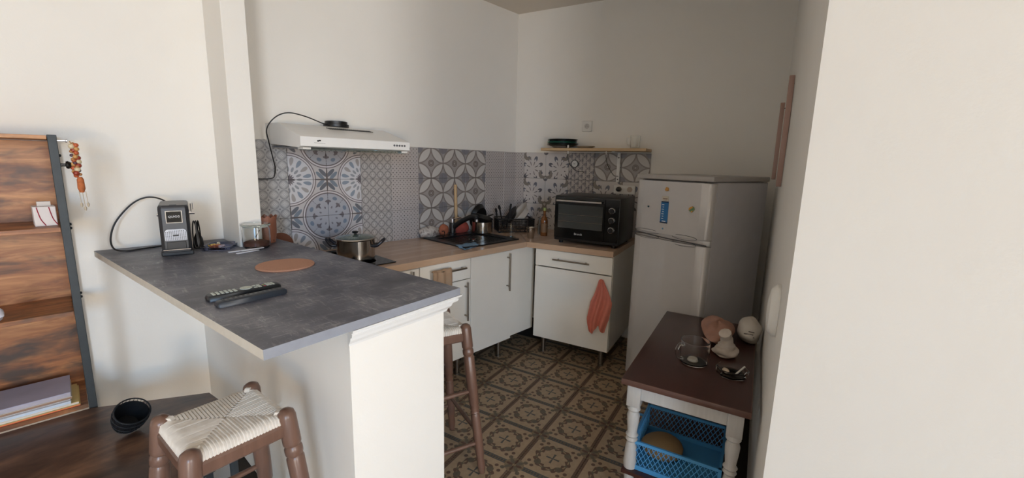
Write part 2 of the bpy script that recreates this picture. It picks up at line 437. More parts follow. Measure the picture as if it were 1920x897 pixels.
struct(MB().box(-6.5, -2.42, -7.2, 0, -.004, .0005).done('floor', plain('living_room_floor', (206, 204, 202), .5, var=.04), smooth=False))  # unseen slab, added in a pale tone to bounce more light
# wall pier beside the worktop
struct(MB().box(-2.262, -2.163, -.30, 0, 0, ZC, .002).done('wall_pier', PAINT, smooth=False))

# floor tiles ------------------------------------------------
def tile_mesh(name, w_, h_, th, m_, uvf, bev=.0012, axis='z'):
    bm = bmesh.new(); ul = bm.loops.layers.uv.new('UVMap')
    g = .0009
    def P(x, y, z): return (x, y, z) if axis == 'z' else (x, -z, y)
    lo = [bm.verts.new(P(x, y, 0)) for x, y in ((g, g), (w_ - g, g), (w_ - g, h_ - g), (g, h_ - g))]
    md = [bm.verts.new(P(x, y, th - bev)) for x, y in ((g, g), (w_ - g, g), (w_ - g, h_ - g), (g, h_ - g))]
    k = g + bev
    hi = [bm.verts.new(P(x, y, th)) for x, y in ((k, k), (w_ - k, k), (w_ - k, h_ - k), (k, h_ - k))]
    bm.faces.new(hi); bm.faces.new(list(reversed(lo)))
    for i in range(4):
        j = (i + 1) % 4; bm.faces.new([lo[i], lo[j], md[j], md[i]]); bm.faces.new([md[i], md[j], hi[j], hi[i]])
    bmesh.ops.recalc_face_normals(bm, faces=bm.faces)
    for f in bm.faces:
        for l in f.loops:
            c = l.vert.co; l[ul].uv = uvf(c.x, c.y if axis == 'z' else c.z)
    me = bpy.data.meshes.new(name); bm.to_mesh(me); bm.free(); me.materials.append(m_); return me
SF = .2743; PHI = radians(12.408)
fo = Vector((-.646, -.821, 0))
fx = Vector((cos(PHI), sin(PHI), 0)); fy = Vector((-sin(PHI), cos(PHI), 0))
fm = tile_mesh('floor_tile', SF, SF, .006, FLOORM, lambda x, y: (x / SF, y / SF))
cnt = 0
for i in range(-7, 4):
    for j in range(-9, 4):
        c = fo + fx * SF * (i + .0) + fy * SF * (j + .0)          # tile centre
        t = c.dot(dB); off = c.dot(nB); s_ = (c - K2).dot(nC)
        if c.y > -.1 or off < -.02 or s_ < .02 or c.x < -2.35: continue
        if c.y > -.45 and off < .4: continue
        o = bpy.data.objects.new('floor_tile', fm); COL.objects.link(o); o.parent = floor
        o.location = (c - (fx + fy) * SF / 2) + Vector((0, 0, -.006)); o.rotation_euler.z = PHI; cnt += 1

# wall tiles ------------------------------------------------
T = .222; ZR = [1.508, 1.286, 1.064, .842]
def grout(name, parent, x0, x1, M_=None):
    q = MB()
    if M_: q.T = M_
    q.box(x0, x1, -.0045, .0, .842, 1.5075); return lab(q.done(name, GROUT, parent, smooth=False), 'dark joints between the tiles')
grout('grout', wall_left, -2.14, -.001)
flips = {'': lambda f: f}
TM = {}
def tmesh(kind, w_, h_, u0, u1, flip, fv_=False):
    key = (kind, round(w_, 4), round(h_, 4), u0, u1, flip, fv_)
    if key not in TM:
        def uvf(x, z):
            u = u0 + (u1 - u0) * x / w_; v = z / h_
            if flip: u = 1 - u
            if fv_: v = 1 - v
            return (u, v)
        TM[key] = tile_mesh('wall_tile', w_, h_, .009, PM[kind], uvf, .0012, 'y')
    return TM[key]
colsA = [('lattice', -2.146), ('circles', -1.924), ('circles', -1.702), ('lattice_fine', -1.480), ('dots', -1.258),
         ('petals', -1.036), ('petals', -.814), ('petals', -.592), ('dots', -.370), ('dots', -.148)]
for ci, (kind, x) in enumerate(colsA):
    w_ = T if ci < 9 else .147
    for r in range(3):
        fl = kind == 'circles' and ci == 2; fvv = kind == 'circles' and r == 1
        o = bpy.data.objects.new('wall_tile', tmesh(kind, w_, T, 0, w_ / T, fl, fvv)); COL.objects.link(o); o.parent = wall_left
        o.location = (x, 0, ZR[r] - T)
colsB = [('dots', .0, .096), ('leaves', .096, .308), ('leaves', .308, .52), ('checks', .52, .742), ('petals', .742, .962), ('petals', .962, 1.186)]
MBk = Matrix.Rotation(AB_, 4, 'Z')
grout('grout', wall_back, .001, 1.184, MBk)
for ci, (kind, a, b) in enumerate(colsB):
    for r in range(3):
        k = 'leaves' if (kind == 'petals' and r > 0) else kind
        w_ = b - a
        fl = (ci in (2,)) != (r == 2); 
        o = bpy.data.objects.new('wall_tile', tmesh(k, round(w_, 4), T, 0, 1 if w_ > .15 else w_ / T, fl if k == 'leaves' else False, False)); COL.objects.link(o); o.parent = wall_back
        o.rotation_euler.z = AB_; o.location = PB(a, 0, ZR[r] - T)

# ------------------------------------------------------------ peninsula
CL, CNL, CNR, CRF = (-2.757, -.002), (-2.556, -1.606), (-1.915, -1.531), (-2.075, -.002)
pen_dir = Vector((.1235, -.9923, 0))     # along the long side, towards camera
b0 = Vector((-2.385, 0, 0)); b1 = Vector((-2.321, -1.535, 0)); b2 = Vector((-1.957, -1.492, 0))
nx = Vector((.9932, .1166, 0)); ny = Vector((-.1166, .9932, 0))
q = MB()
p2 = b2 + ny * .075; p3 = b1 + nx * .12 + ny * .075
q.prism([(b0.x, b0.y), (b1.x, b1.y), (b2.x, b2.y), (p2.x, p2.y), (p3.x, p3.y), (b0.x + .12, b0.y)], 0, .954)
pw = struct(q.done('wall_peninsula', PAINT, smooth=False))
q = MB()
a0 = b1 - nx * .004; q.T = Matrix(((nx.x, ny.x, 0, a0.x), (nx.y, ny.y, 0, a0.y), (0, 0, 1, 0), (0, 0, 0, 1)))
prof = [(0, .893), (-.006, .895), (-.008, .902), (-.013, .908), (-.018, .914), (-.021, .924), (-.033, .930), (-.036, .938), (-.032, .941), (-.042, .946), (-.045, .9535), (0, .9535)]
L = .3745
def capring(x, ex): return [(x + ex * (-p[0]), p[0], p[1]) for p in prof]
q.loft([capring(.0, -.25), capring(L, 1.0)], cap=True)
q.loft([[(L - p[0], 0 if False else p[0], p[1]) for p in prof], [(L - p[0], .10, p[1]) for p in prof]], cap=True)
lab(q.done('moulding', WHITE_MET, pw, ang=20), 'white plaster cornice moulding under the worktop')
bar = thing('bar_worktop', 'slate grey laminate bar worktop on the white peninsula wall', 'worktop', (0, 0, 0))
q = MB(); pts = [CL, CNL, CNR, CRF, (-2.161, -.002), (-2.161, -.302), (-2.264, -.302), (-2.264, -.002)]
q.prism(pts, .9545, .98); o = q.done('top', [SLATE, SLATE_EDGE, RAWEDGE], bar, smooth=False)
for p in o.data.polygons:
    if abs(p.normal.z) > .5: p.material_index = 0
    elif p.normal.x < -.9 and p.center.x < -2.5: p.material_index = 2
    else: p.material_index = 1
# ------------------------------------------------------------ kitchen worktop (L) and cabinets
F0 = (-.544, -.640)
e1 = PB(1.123, .66); e2 = PB(1.123, .0)
for lb, poly in (('wood-look worktop along the left tiled wall carrying hob and sink', [(-2.06, -.6405), F0, (-.012, -.011), (-2.06, -.011)]),
                 ('shorter wood-look worktop under the black oven against the back wall', [(F0[0] + .0015, F0[1]), (e1.x, e1.y), (e2.x - .011, e2.y - .003), (-.0105, -.013)])):
    wt = thing('kitchen_worktop', lb, 'worktop', (poly[0][0], poly[0][1], .81))
    o = MB().prism([(x - poly[0][0], y - poly[0][1]) for x, y in poly], 0, .0385).done('slab', OAK, wt, smooth=False)
    o.data.materials.append(OAK_EDGE)
    for p in o.data.polygons:
        if abs(p.normal.z) < .5: p.material_index = 1
def bar_handle(parent, a, b, out, name='handle'):
    a = Vector(a); b = Vector(b); o_ = Vector(out); d = (b - a).normalized(); L_ = (b - a).length
    q = MB(); q.tube([a + o_ * .032, b + o_ * .032], .0058, 10)
    for t in (.12, .88): p = a + (b - a) * t; q.tube([p, p + o_ * .032], .005, 8)
    return lab(q.done(name, BRUSHED, parent), 'brushed steel bar handle')
def cabinet(label, origin, rz, w_, parts, depth=.58, zb=.14, zt=.808, legs=True, side=True, cat='cabinet', group=None):
    c = thing('base_cabinet', label, cat, origin, rz, group)
    q = MB(); t = .018
    q.box(0, t, 0, depth, zb, zt); q.box(w_ - t, w_, 0, depth, zb, zt); q.box(t, w_ - t, 0, depth, zb, zb + t); q.box(t, w_ - t, depth - .01, depth, zb + t, zt); q.box(t, w_ - t, .0, depth, zt - t, zt)
    q.done('body', WHITE_GLOSS, c, smooth=False)
    for (kind, x0, x1, z0, z1, hand) in parts:
        d = MB().box(x0 + .0015, x1 - .0015, -.019, -.001, z0, z1, .0012).done(kind, WHITE_GLOSS, c)
        if hand: bar_handle(d, (hand[0], -.019, hand[1]), (hand[2], -.019, hand[3]), (0, -1, 0))
    if legs:
        for x in (.06, w_ - .06):
            for y in (.045, depth - .06):
                MB().lathe([(.021, 0), (.021, .012), (.0165, .014), (.0165, zb)], 14, (x, y, 0)).done('leg', BRUSHED, c)
    return c
zz = .14
cabinet('white base cabinet at the left end, mostly hidden behind the grey bar worktop', (-1.98, -.603, 0), 0, .52,
        [('door', 0, .52, .142, .80, (.46, .795, .46, .55))], group=None)
cA = cabinet('white drawer-and-door cabinet under the worktop, brown towel on its drawer handle', (-1.457, -.603, 0), 0, .39,
        [('drawer', 0, .39, .672, .803, (.19, .752, .33, .752)), ('door', 0, .39, .142, .667, (.342, .655, .342, .40))])
cS = cabinet('white tall-door cabinet under the black sink', (-1.064, -.603, 0), 0, .388,
        [('door', 0, .388, .142, .803, (.338, .79, .338, .52))])
fp = MB(); fp.box(-.673, -.405, -.600, -.584, .146, .808)
fo_ = fp.done('corner_filler_panel', WHITE_GLOSS, smooth=False)
tag(fo_, 'plain white corner filler panel right of the sink cabinet', 'panel')
cB = cabinet('white drawer cabinet on steel legs below the black oven', PB(.548, .632), AB_, .573,
        [('drawer', 0, .573, .682, .803, (.15, .745, .42, .745)), ('door', 0, .573, .132, .674, None)], depth=.60, zb=.13)
# ------------------------------------------------------------ refrigerator
AF = radians(-104); fr = thing('refrigerator', 'silver two-door fridge-freezer standing in the right corner', 'refrigerator', (-.352, -1.372, 0), AF)
W_, D_ = .508, .575
MB().box(.004, W_ - .004, .05, D_, .03, 1.335, .006).done('body', FRIDGE_D, fr)
def fdoor(name, z0, z1):
    q = MB(); pr = [(0, .045), (0, .022), (.006, .010), (.020, .002), (.06, -.004), (W_ / 2, -.012), (W_ - .06, -.004), (W_ - .020, .002), (W_ - .006, .010), (W_, .022), (W_, .045)]
    q.prism(pr, z0, z1, .003); return q.done(name, FRIDGE, fr)
fdoor('freezer_door', 1.02, 1.329); dl = fdoor('fridge_door', .05, .985)
q = MB(); pr = [(0, .045), (0, .028), (.03, .012), (W_ / 2, -.002), (W_ - .03, .012), (W_, .028), (W_, .045)]
q.prism(pr, .987, 1.018, .002); o = q.done('handle_band', FRIDGE, fr)
q = MB(); q.tube(smoothpath([(.0, -.004, 1.004), (.10, -.014, 1.006), (.25, -.018, 1.0), (.40, -.014, .998), (W_, -.004, .995)]), .0035, 8)
for x0, x1, z0, z1 in ((.02, .2, 1.008, 1.034), (.02, .2, .98, 1.004), (.29, .45, 1.008, 1.034), (.29, .45, .972, .998)):
    n_ = 24; q.tube([((x0 + x1) / 2 + (x1 - x0) / 2 * cos(2 * pi * k / n_), -.0125 + .006 * abs(cos(2 * pi * k / n_)), (z0 + z1) / 2 + (z1 - z0) / 2 * sin(2 * pi * k / n_)) for k in range(n_ + 1)], .0012, 6, cap=False)
lab(q.done('grip', plain('dark_grip', (70, 68, 70), .4), fr), 'curved dark grip recesses between the two doors')
q = MB(); q.box(-.004, W_ + .004, .0, D_, 1.338, 1.366, .006, 2); q.done('lid', plain('fridge_lid', (176, 170, 164), .45), fr)
for x in (.05, W_ - .05):
    for y in (.1, D_ - .06): MB().lathe([(.02, 0), (.02, .03)], 12, (x, y, 0)).done('foot', BLACK_PL, fr)
text('LIDER', .009, fr, (W_ - .055, -.0005, 1.352), (pi / 2, 0, 0), plain('dark_print', (80, 72, 68), .5), 'emblem') if False else None
# magnets: kept on the curved door
def yd(x): return -.004 - .008 * (1 - abs(x - W_ / 2) / (W_ / 2 - .06)) if .06 < x < W_ - .06 else 0
def fworld(x, z, d=0.0): return fr.matrix_basis @ Vector((x, yd(x) - d, z))
fr_m = Matrix.Translation(fr.location) @ Matrix.Rotation(AF, 4, 'Z')
def onfr(x, z): return fr_m @ Vector((x, yd(x) - .0008, z))
OR = plain('orange_rubber', (206, 150, 74), .5, var=.2, sc=200)
def blob_magnet(label, x, z, r, m_, n=9, sd=1):
    rr = random.Random(sd); q = MB(); pts = [((r * (.8 + .35 * rr.random())) * cos(2 * pi * k / n), (r * (.8 + .35 * rr.random())) * sin(2 * pi * k / n)) for k in range(n)]
    q.T = Matrix(((1, 0, 0, 0), (0, 0, -1, 0), (0, 1, 0, 0), (0, 0, 0, 1))); q.prism(pts, 0, .005, .001)
    o = q.done('fridge_magnet', m_); o.location = onfr(x, z); o.rotation_euler.z = AF; return tag(o, label, 'magnet')
blob_magnet('small orange magnet at the top of the freezer door', .237, 1.284, .013, OR, sd=3)
blob_magnet('orange and green magnet right of the blue card on the freezer door', .404, 1.183, .017, mat('orange_green', lambda: RMP(NZ(60, 1), [(.45, lin((214, 150, 60))), (.55, lin((90, 130, 90)))]), .5), sd=5)
blob_magnet('tiny dark teal magnet left of the blue card on the freezer door', .110, 1.172, .006, plain('dark_teal', (24, 70, 90), .4), sd=8)
blob_magnet('tiny pale blue magnet below the blue card on the freezer door', .228, 1.052, .005, plain('pale_blue_magnet', (120, 170, 205), .4), sd=9)
bc = thing('magnet_card', 'tall blue menu-like magnet card in the middle of the freezer door', 'magnet', onfr(.23, 1.065), AF)
MB().box(-.026, .026, -.0025, 0, .02, .148, .001).done('card', plain('blue_card', (44, 112, 168), .35, var=.15), bc)
MB().box(-.022, .022, -.0025, 0, .15, .178, .001).done('header', plain('cream_card', (206, 196, 176), .5), bc)
q = MB()
for k in range(7): z = .045 + k * .0135; q.box(-.018 + .004 * (k % 2), .0 + .008 * ((k * 3) % 3 - .4), -.0031, -.0024, z, z + .004)
q.box(-.012, .014, -.0031, -.0024, .029, .034)
q.done('print', plain('white_print', (220, 230, 236), .5), bc)
q = MB(); q.box(-.016, .016, -.0031, -.0024, .162, .166); q.box(-.012, .012, -.0031, -.0024, .155, .1575)
q.done('print', plain('brown_print', (128, 96, 80), .5), bc)
for z0_, z1_, x_ in ((.02, .027, .026), (.141, .148, .024)): MB().box(-x_, x_, -.0030, -.0024, z0_, z1_).done('border', plain('navy_print', (20, 40, 66), .4), bc)

# ------------------------------------------------------------ range hood
hd = thing('range_hood', 'white range hood mounted on the wall above the pot', 'range hood', (-2.023, -.0, 1.46))
q = MB(); prof = [(-.002, .028), (-.002, .135), (-.20, .130), (-.478, .056), (-.48, .054), (-.48, .010), (-.45, .003), (-.40, .006)]
q.loft([[(x, y, z) for y, z in prof] for x in (0, .605)], True); q.done('body', WHITE_MET, hd, ang=15)
q = MB(); q.box(.03, .575, -.47, -.38, -.010, .004, .002); lab(q.done('visor', glassmat('visor_glass', (220, 235, 230)), hd), 'clear visor strip under the front')
MB().box(.012, .05, -.475, -.41, -.006, .004, .001).done('visor_clip', WHITE_PL, hd); MB().box(.555, .593, -.475, -.41, -.006, .004, .001).done('visor_clip', WHITE_PL, hd)
MB().box(.02, .585, -.40, -.02, .004, .010).done('filter', plain('hood_filter', (150, 150, 152), .4, .5), hd)
sl = math.atan2(.130 - .056, .478 - .20)
q = MB()
for k in range(22): x = .235 + k * .0118; q.T = Matrix.Translation((x, -.262, .1145)) @ Matrix.Rotation(-sl * 0 + sl, 4, 'X') @ Matrix.Rotation(.35, 4, 'Z'); q.box(-.0028, .0028, -.016, .016, -.001, .0014)
q.T = Matrix.Identity(4); lab(q.done('vent_slots', BLACK_PL, hd), 'row of small dark vent slots')
q = MB(); q.lathe([(.066, 0), (.070, .004), (.070, .018), (.062, .020), (.062, .034), (.056, .036)], 28, (.345, -.115, .1325)); q.done('duct_collar', BLACK_PL, hd)
for k in range(5):
    q = MB(); q.T = Matrix.Translation((.505 + k * .0165, -.48, .034)) @ Matrix.Rotation(pi / 2, 4, 'X'); q.lathe([(.0058, 0), (.0055, .003), (.003, .0035)], 12); q.done('button', plain('grey_button', (96, 96, 98), .4), hd)
q = MB(); q.T = Matrix.Translation((.088, -.4803, .036)); q.box(-.009, .0, -.0006, 0, -.003, .004); q.box(-.001, .009, -.0006, 0, .0, .006); q.box(-.024, .03, -.0006, 0, -.0095, -.0085); q.done('logo', BLACK_PL, hd)
q = MB(); q.tube(smoothpath([(.30, -.12, .143), (.24, -.16, .150), (.14, -.19, .175), (.06, -.18, .186), (.005, -.15, .160), (-.03, -.12, .10), (-.018, -.10, .03), (.012, -.06, -.07), (.026, -.03, -.11), (.022, -.016, -.155), (.0, -.013, -.166), (-.05, -.013, -.167), (-.075, -.013, -.168)], 8), .0032, 8)
q.done('power_cable', BLACK_PL, hd)

# ------------------------------------------------------------ hob and pot
hob = thing('hob', 'black glass hob set into the worktop below the hood', 'hob', (-1.88, -.585, .8485))
MB().box(0, .295, 0, .5, .0, .006, .002).done('glass_plate', BLACK_GL, hob)
q = MB()
for c_ in ((.15, .13), (.15, .37)): q.lathe([(.085, .006), (.085, .0064), (.081, .0064), (.081, .006)], 36, (c_[0], c_[1], 0))
q.done('cooking_zone', plain('zone_ring', (90, 90, 92), .3), hob)
pot = thing('cooking_pot', 'stainless steel pot with glass lid and dark handles on the hob', 'pot', (-1.715, -.375, .855))
MB().lathe([(.0, .0), (.098, 0), (.103, .006), (.104, .112), (.108, .115), (.105, .117), (.101, .115), (.100, .008), (0, .005)], 40).done('pot_body', STEEL, pot)
lid = MB().lathe([(.106, .106), (.108, .110), (.100, .113), (.07, .121), (.03, .126), (.0, .127), (0, .124), (.03, .123), (.07, .118), (.100, .110)], 36).done('lid', glassmat('lid_glass', (205, 220, 212)), pot)
MB().lathe([(.109, .103), (.111, .106), (.109, .111), (.104, .112), (.104, .104)], 36).done('rim', STEEL, lid)
lid.location.z = .012
MB().lathe([(.010, .126), (.007, .133), (.016, .138), (.018, .143), (.010, .147), (0, .147)], 18).done('knob', BLACK_PL, lid)
for s_ in (-1, 1):
    d_ = Vector((.74, -.67, 0)) * s_; n_ = Vector((-d_.y, d_.x, 0))
    q = MB()
    pts = [d_ * .102 + n_ * .025 + Vector((0, 0, .078)), d_ * .125 + n_ * .03 + Vector((0, 0, .082)), d_ * .150 + n_ * .02 + Vector((0, 0, .105)), d_ * .158 + Vector((0, 0, .113)), d_ * .150 - n_ * .02 + Vector((0, 0, .105)), d_ * .125 - n_ * .03 + Vector((0, 0, .082)), d_ * .102 - n_ * .025 + Vector((0, 0, .078))]
    q.tube(smoothpath(pts), .0095, 10); h_ = q.done('handle', plain('navy_handle', (30, 30, 38), .3), pot)
# ------------------------------------------------------------ sink zone
ZW = .8485
sk = thing('sink', 'black composite sink set into the wooden worktop', 'sink', (0, 0, ZW))
q = MB(); sx0, sx1, sy0, sy1 = -1.045, -.525, -.545, -.075
bx0, bx1, by0, by1 = -.985, -.60, -.50, -.155
for a in ((sx0, sx1, sy0, by0), (sx0, sx1, by1, sy1), (sx0, bx0, by0, by1), (bx1, sx1, by0, by1)): q.box(*a, 0, .009)
q.box(bx0, bx1, by0, by1, .0005, .0015)
for k in range(9): x = bx0 + .03 + k * .04; q.box(x, x + .006, by0 + .01, by1 - .01, .0015, .004)
q.done('basin', plain('black_composite', (26, 27, 28), .32, var=.15, sc=150), sk, smooth=False)
MB().lathe([(.03, .0045), (.034, .0045), (.034, .002), (0, .002)], 20, (-.79, -.33, 0)).done('drain', STEEL, sk)
fa = thing('faucet', 'black kitchen tap with chrome lever behind the black sink', 'tap', (-.80, -.105, ZW + .009))
MB().lathe([(.028, 0), (.028, .012), (.024, .016), (.023, .09), (.020, .095), (0, .096)], 20).done('tap_body', BLACK_PL, fa)
q = MB(); q.tube(smoothpath([(0, 0, .05), (.02, -.06, .10), (.05, -.14, .145), (.06, -.19, .155), (.063, -.205, .14)]), [.019] * 20 + [.017] * 13, 12); q.done('spout', BLACK_PL, fa)
MB().lathe([(.014, 0), (.014, .02), (.0, .02)], 14, (.063, -.205, .118)).done('aerator', CHROME, fa)
q = MB(); q.tube([(0, 0, .09), (-.002, .0, .125)], .017, 14); q.tube([(0, 0, .118), (.06, -.02, .135)], [.006, .005], 8); q.done('lever', CHROME, fa)
q = MB(); q.tube([(-.700, -.030, .86), (-.707, -.0245, 1.235)], [.0125, .0125], 14)
tag(q.done('rolling_pin', PINE), 'pale wooden stick leaning upright against the petal tiles behind the tap', 'rolling pin')
# transparent bag with sponges
def lumpy(name, c, rx, ry, rz, m_, amp=.12, fr_=3, sd=1, nu=22, nv=12, flat=.0, neck=None, rotz=0, tilt=0):
    rr = random.Random(sd); ph = [(rr.uniform(0, 6), rr.uniform(0, 6), rr.uniform(1, fr_), rr.uniform(1, fr_)) for _ in range(6)]
    q = MB(); rings = []
    for j in range(nv + 1):
        t = j / nv; phi = -pi / 2 + pi * t; z = sin(phi); r = max(cos(phi), .02)
        ring = []
        for i in range(nu):
            a = 2 * pi * i / nu; k = 1 + amp * sum(sin(p[0] + p[2] * a) * sin(p[1] + p[3] * z * 3) for p in ph if True) / 2.4
            k = 1 + amp * sum(sin(p[0] + round(p[2]) * a) * cos(p[1] + p[3] * z * 2.5) for p in ph) / 2.4
            zz_ = max(z, -1 + flat)
            ring.append((rx * r * k * cos(a), ry * r * k * sin(a), rz * (zz_ + 1 - flat) * (1 + .3 * (k - 1))))
        rings.append(ring)
    q.loft(rings, True)
    if neck:
        pts, rs = neck; q.tube(smoothpath(pts, 4), rs if isinstance(rs, (int, float)) else [rs[min(len(rs) - 1, int(i / 4))] for i in range(len(smoothpath(pts, 4)))], 10)
    o = q.done(name, m_, ang=60); o.location = c; o.rotation_euler = (tilt, 0, rotz); return o
BAG = mat('crinkled_plastic', lambda: RMP(NZ(26, 3), [(.4, lin((178, 168, 162))), (.52, lin((206, 198, 190))), (.62, lin((140, 128, 124)))]), .25, bump=lambda: NZ(30, 4), bstr=.6)
tag(lumpy('patterned_bag', (-.985, -.062, ZW + .0095), .088, .045, .046, BAG, .12, 4, 11, flat=.3), 'pale patterned plastic bag lying left of the tap', 'bag')
q = MB(); q.T = Matrix.Translation((-.905, -.125, ZW + .0095)) @ Matrix.Rotation(.2, 4, 'Z'); q.tube([(.0 + .018 * cos(a), -.0, .022 + .02 * sin(a)) for a in [k * pi / 8 for k in range(-5, 7)]], .003, 6)
tag(q.done('black_hook', BLACK_PL), 'small black curved hook beside the patterned bag', 'hook')
tag(lumpy('red_sponge', (-.672, -.055, ZW + .0095), .078, .032, .05, plain('red_cloth', (168, 74, 62), .8, var=.2, sc=40), .08, 3, 5, flat=.3), 'crumpled red cloth right of the tap at the wall', 'cloth')
tag(lumpy('orange_sponge', (-.842, -.048, ZW + .0095), .045, .028, .046, plain('orange_cloth', (176, 104, 76), .8, var=.2, sc=40), .1, 3, 9, flat=.3), 'small orange-brown sponge left of the tap at the wall', 'sponge')
BLUEC = plain('blue_cloth', (112, 142, 168), .9, var=.06, sc=60)
q = MB(); q.sheet(lambda u, v: (-1.085 + .17 * u + .03 * v, -.585 + .13 * v + .05 * u * (1 - v), .0035 + .009 * max(0, min(1, (u * .6 + v * .8 - .45) * 6)) + .002 * sin(u * 14 + v * 7)), 20, 16, .0015)
o = q.done('dish_cloth', BLUEC, loc=(0, 0, ZW)); tag(o, 'flat pale blue dish cloth at the front-left corner of the sink', 'cloth')
# saucepan with black pans behind
sp = thing('saucepan', 'small stainless steel saucepan at the right edge of the sink', 'saucepan', (-.545, -.165, ZW + .0095))
MB().lathe([(0, 0), (.078, 0), (.082, .004), (.083, .088), (.085, .090), (.081, .089), (.079, .006), (0, .004)], 32).done('pan_body', STEEL, sp)
q = MB(); q.tube(smoothpath([(.0, -.083, .075), (.01, -.12, .08), (.02, -.20, .082)]), .007, 8); q.T = Matrix.Identity(4)
BLK = plain('nonstick_black', (20, 20, 21), .35, var=.15, sc=30)
def pan(label, loc, rot, r, hlen=.16, hdir=0):
    t = thing('frying_pan', label, 'pan', loc); t.rotation_euler = rot
    MB().lathe([(0, 0), (r * .8, 0), (r, .032), (r + .002, .033), (r - .003, .031), (r * .79, .003), (0, .003)], 32).done('pan_body', BLK, t)
    q = MB(); d_ = Vector((cos(hdir), sin(hdir), 0)); q.tube([d_ * (r - .005) + Vector((0, 0, .027)), d_ * (r + .05) + Vector((0, 0, .035)), d_ * (r + hlen) + Vector((0, 0, .04))], [.007, .009, .010], 8, flat=.6); q.done('handle', BLACK_PL, t)
    return t
pan('black frying pan lying tilted on top of the steel saucepan', (-.555, -.172, ZW + .106), (.22, .14, 0), .084, .10, 0.4)
pan('larger black pan leaning on the wall behind the steel saucepan', (-.470, -.060, ZW + .118), (-1.32, .0, .2), .098, .06, 0.0)
# dish rack
RK = Matrix.Translation(PB(.10, .165, ZW)) @ Matrix.Rotation(AB_ - .0, 4, 'Z')
rk = thing('dish_rack', 'black mesh dish rack in the worktop corner', 'dish rack', (-.318, -.070, ZW), radians(-33.5))
q = MB(); rw, rd, rh = .300, -.19, .110
def wire(a, b, r=.0016): q.tube([a, b], r, 4)
for k in range(25):
    x = k * rw / 24
    wire((x, rd, .01), (x, rd, rh)); wire((x, 0, .01), (x, 0, rh)); 
    if k % 3 == 0: wire((x, rd, .012), (x, 0, .012))
for k in range(21):
    y = rd * k / 20; wire((0, y, .01), (0, y, rh)); wire((rw, y, .01), (rw, y, rh))
for k in range(8):
    z = .01 + (rh - .01) * k / 7
    for a, b in (((0, rd, z), (rw, rd, z)), ((0, 0, z), (rw, 0, z)), ((0, rd, z), (0, 0, z)), ((rw, rd, z), (rw, 0, z))): wire(a, b, .0018)
q.done('wire_mesh', BLACK_PL, rk)
q = MB()
for z in (.008, rh): q.tube([(0, rd, z), (rw, rd, z), (rw, 0, z), (0, 0, z), (0, rd, z)], .005, 6)
q.done('rim', BLACK_PL, rk)
for x in (.01, rw - .01):
    for y in (-.01, rd + .01): MB().box(x - .008, x + .008, y - .008, y + .008, 0, .01).done('foot', BLACK_PL, rk)
RKA = radians(-33.5); rkm = Matrix.Translation(rk.location) @ Matrix.Rotation(RKA, 4, 'Z')
def rp(x, y, z): return rkm @ Vector((x, y, z))
# things in the rack
def plate_m(q, r, h, n=36): q.lathe([(0, 0), (r * .6, 0), (r * .68, h * .35), (r, h), (r + .001, h + .002), (r * .66, h * .5 + .002), (0, .003)], n)
q = MB(); plate_m(q, .098, .055); o = q.done('white_bowl', plain('white_ceramic', (214, 206, 196), .3)); o.location = rp(.185, -.10, .118); o.rotation_euler = (0, 0, 0)
o.matrix_world = Matrix.Translation(rp(.232, -.100, .128)) @ Matrix.Rotation(RKA, 4, 'Z') @ Matrix.Rotation(radians(-52), 4, 'Y')
tag(o, 'white bowl tipped on its side on top of the dish rack', 'bowl')
q = MB(); plate_m(q, .094, .03); o = q.done('dark_bowl', BLK)
o.matrix_world = Matrix.Translation(rp(.135, -.100, .112)) @ Matrix.Rotation(RKA, 4, 'Z') @ Matrix.Rotation(radians(-56), 4, 'Y')
tag(o, 'black bowl standing in the dish rack against the white bowl', 'bowl')
for k, (x, y, dx, dy, h, w2, ll) in enumerate([(.02, -.08, -.02, .0, .16, .016, 'leftmost'), (.055, -.12, -.035, -.0, .19, .018, 'second'), (.085, -.10, .03, .0, .20, .014, 'tallest')]):
    q = MB(); a = rp(x, y, .03); b = rp(x + dx, y + dy, h); q.tube([a, a + (b - a) * .7, b], [.005, .007, .009], 8, flat=.7)
    q.tube([b, b + (b - a).normalized() * .03], [w2, w2 * .7], 8, flat=.35)
    tag(q.done('kitchen_utensil', BLACK_PL), {'leftmost': 'black ladle handle leaning furthest left in the dish rack', 'second': 'short black spatula in the middle of the dish rack', 'tallest': 'tallest black utensil upright in the dish rack beside the bowls'}[ll], 'utensil', 'utensils in the dish rack')
# glass, steel cup, oil bottle
gl = MB().lathe([(0, 0), (.026, 0), (.030, .004), (.033, .095), (.0315, .0955), (.0285, .01), (0, .008)], 28).done('drinking_glass', GLASS, loc=(-.500, -.440, ZW))
tag(gl, 'empty clear drinking glass on the worktop right of the sink', 'glass')
cu = thing('steel_cup', 'small flared stainless steel cup at the worktop corner', 'cup', (-.405, -.555, ZW))
MB().lathe([(0, 0), (.024, 0), (.026, .004), (.033, .080), (.036, .083), (.034, .084), (.031, .080), (.024, .006), (0, .004)], 28).done('cup_body', STEEL, cu)
bt = thing('oil_bottle', 'amber glass bottle standing just left of the black oven', 'bottle', PB(.475, .36, ZW))
MB().lathe([(0, 0), (.026, 0), (.028, .006), (.028, .12), (.022, .145), (.011, .16), (.010, .19), (.012, .192), (.012, .2), (0, .2)], 24).done('bottle_body', mat('amber_glass', lambda: MIX(NZ(5), lin((170, 110, 60)), lin((190, 130, 80))), .05, Transmission_Weight=.7, IOR=1.4), bt)
MB().lathe([(.013, .2), (.013, .222), (.0, .222)], 16).done('cap', plain('yellow_green_cap', (150, 160, 90), .4), bt)
MB().lathe([(.0285, .03), (.0285, .10)], 24, cap=False).done('bottle_label', plain('bottle_label_paper', (120, 92, 66), .6), bt)
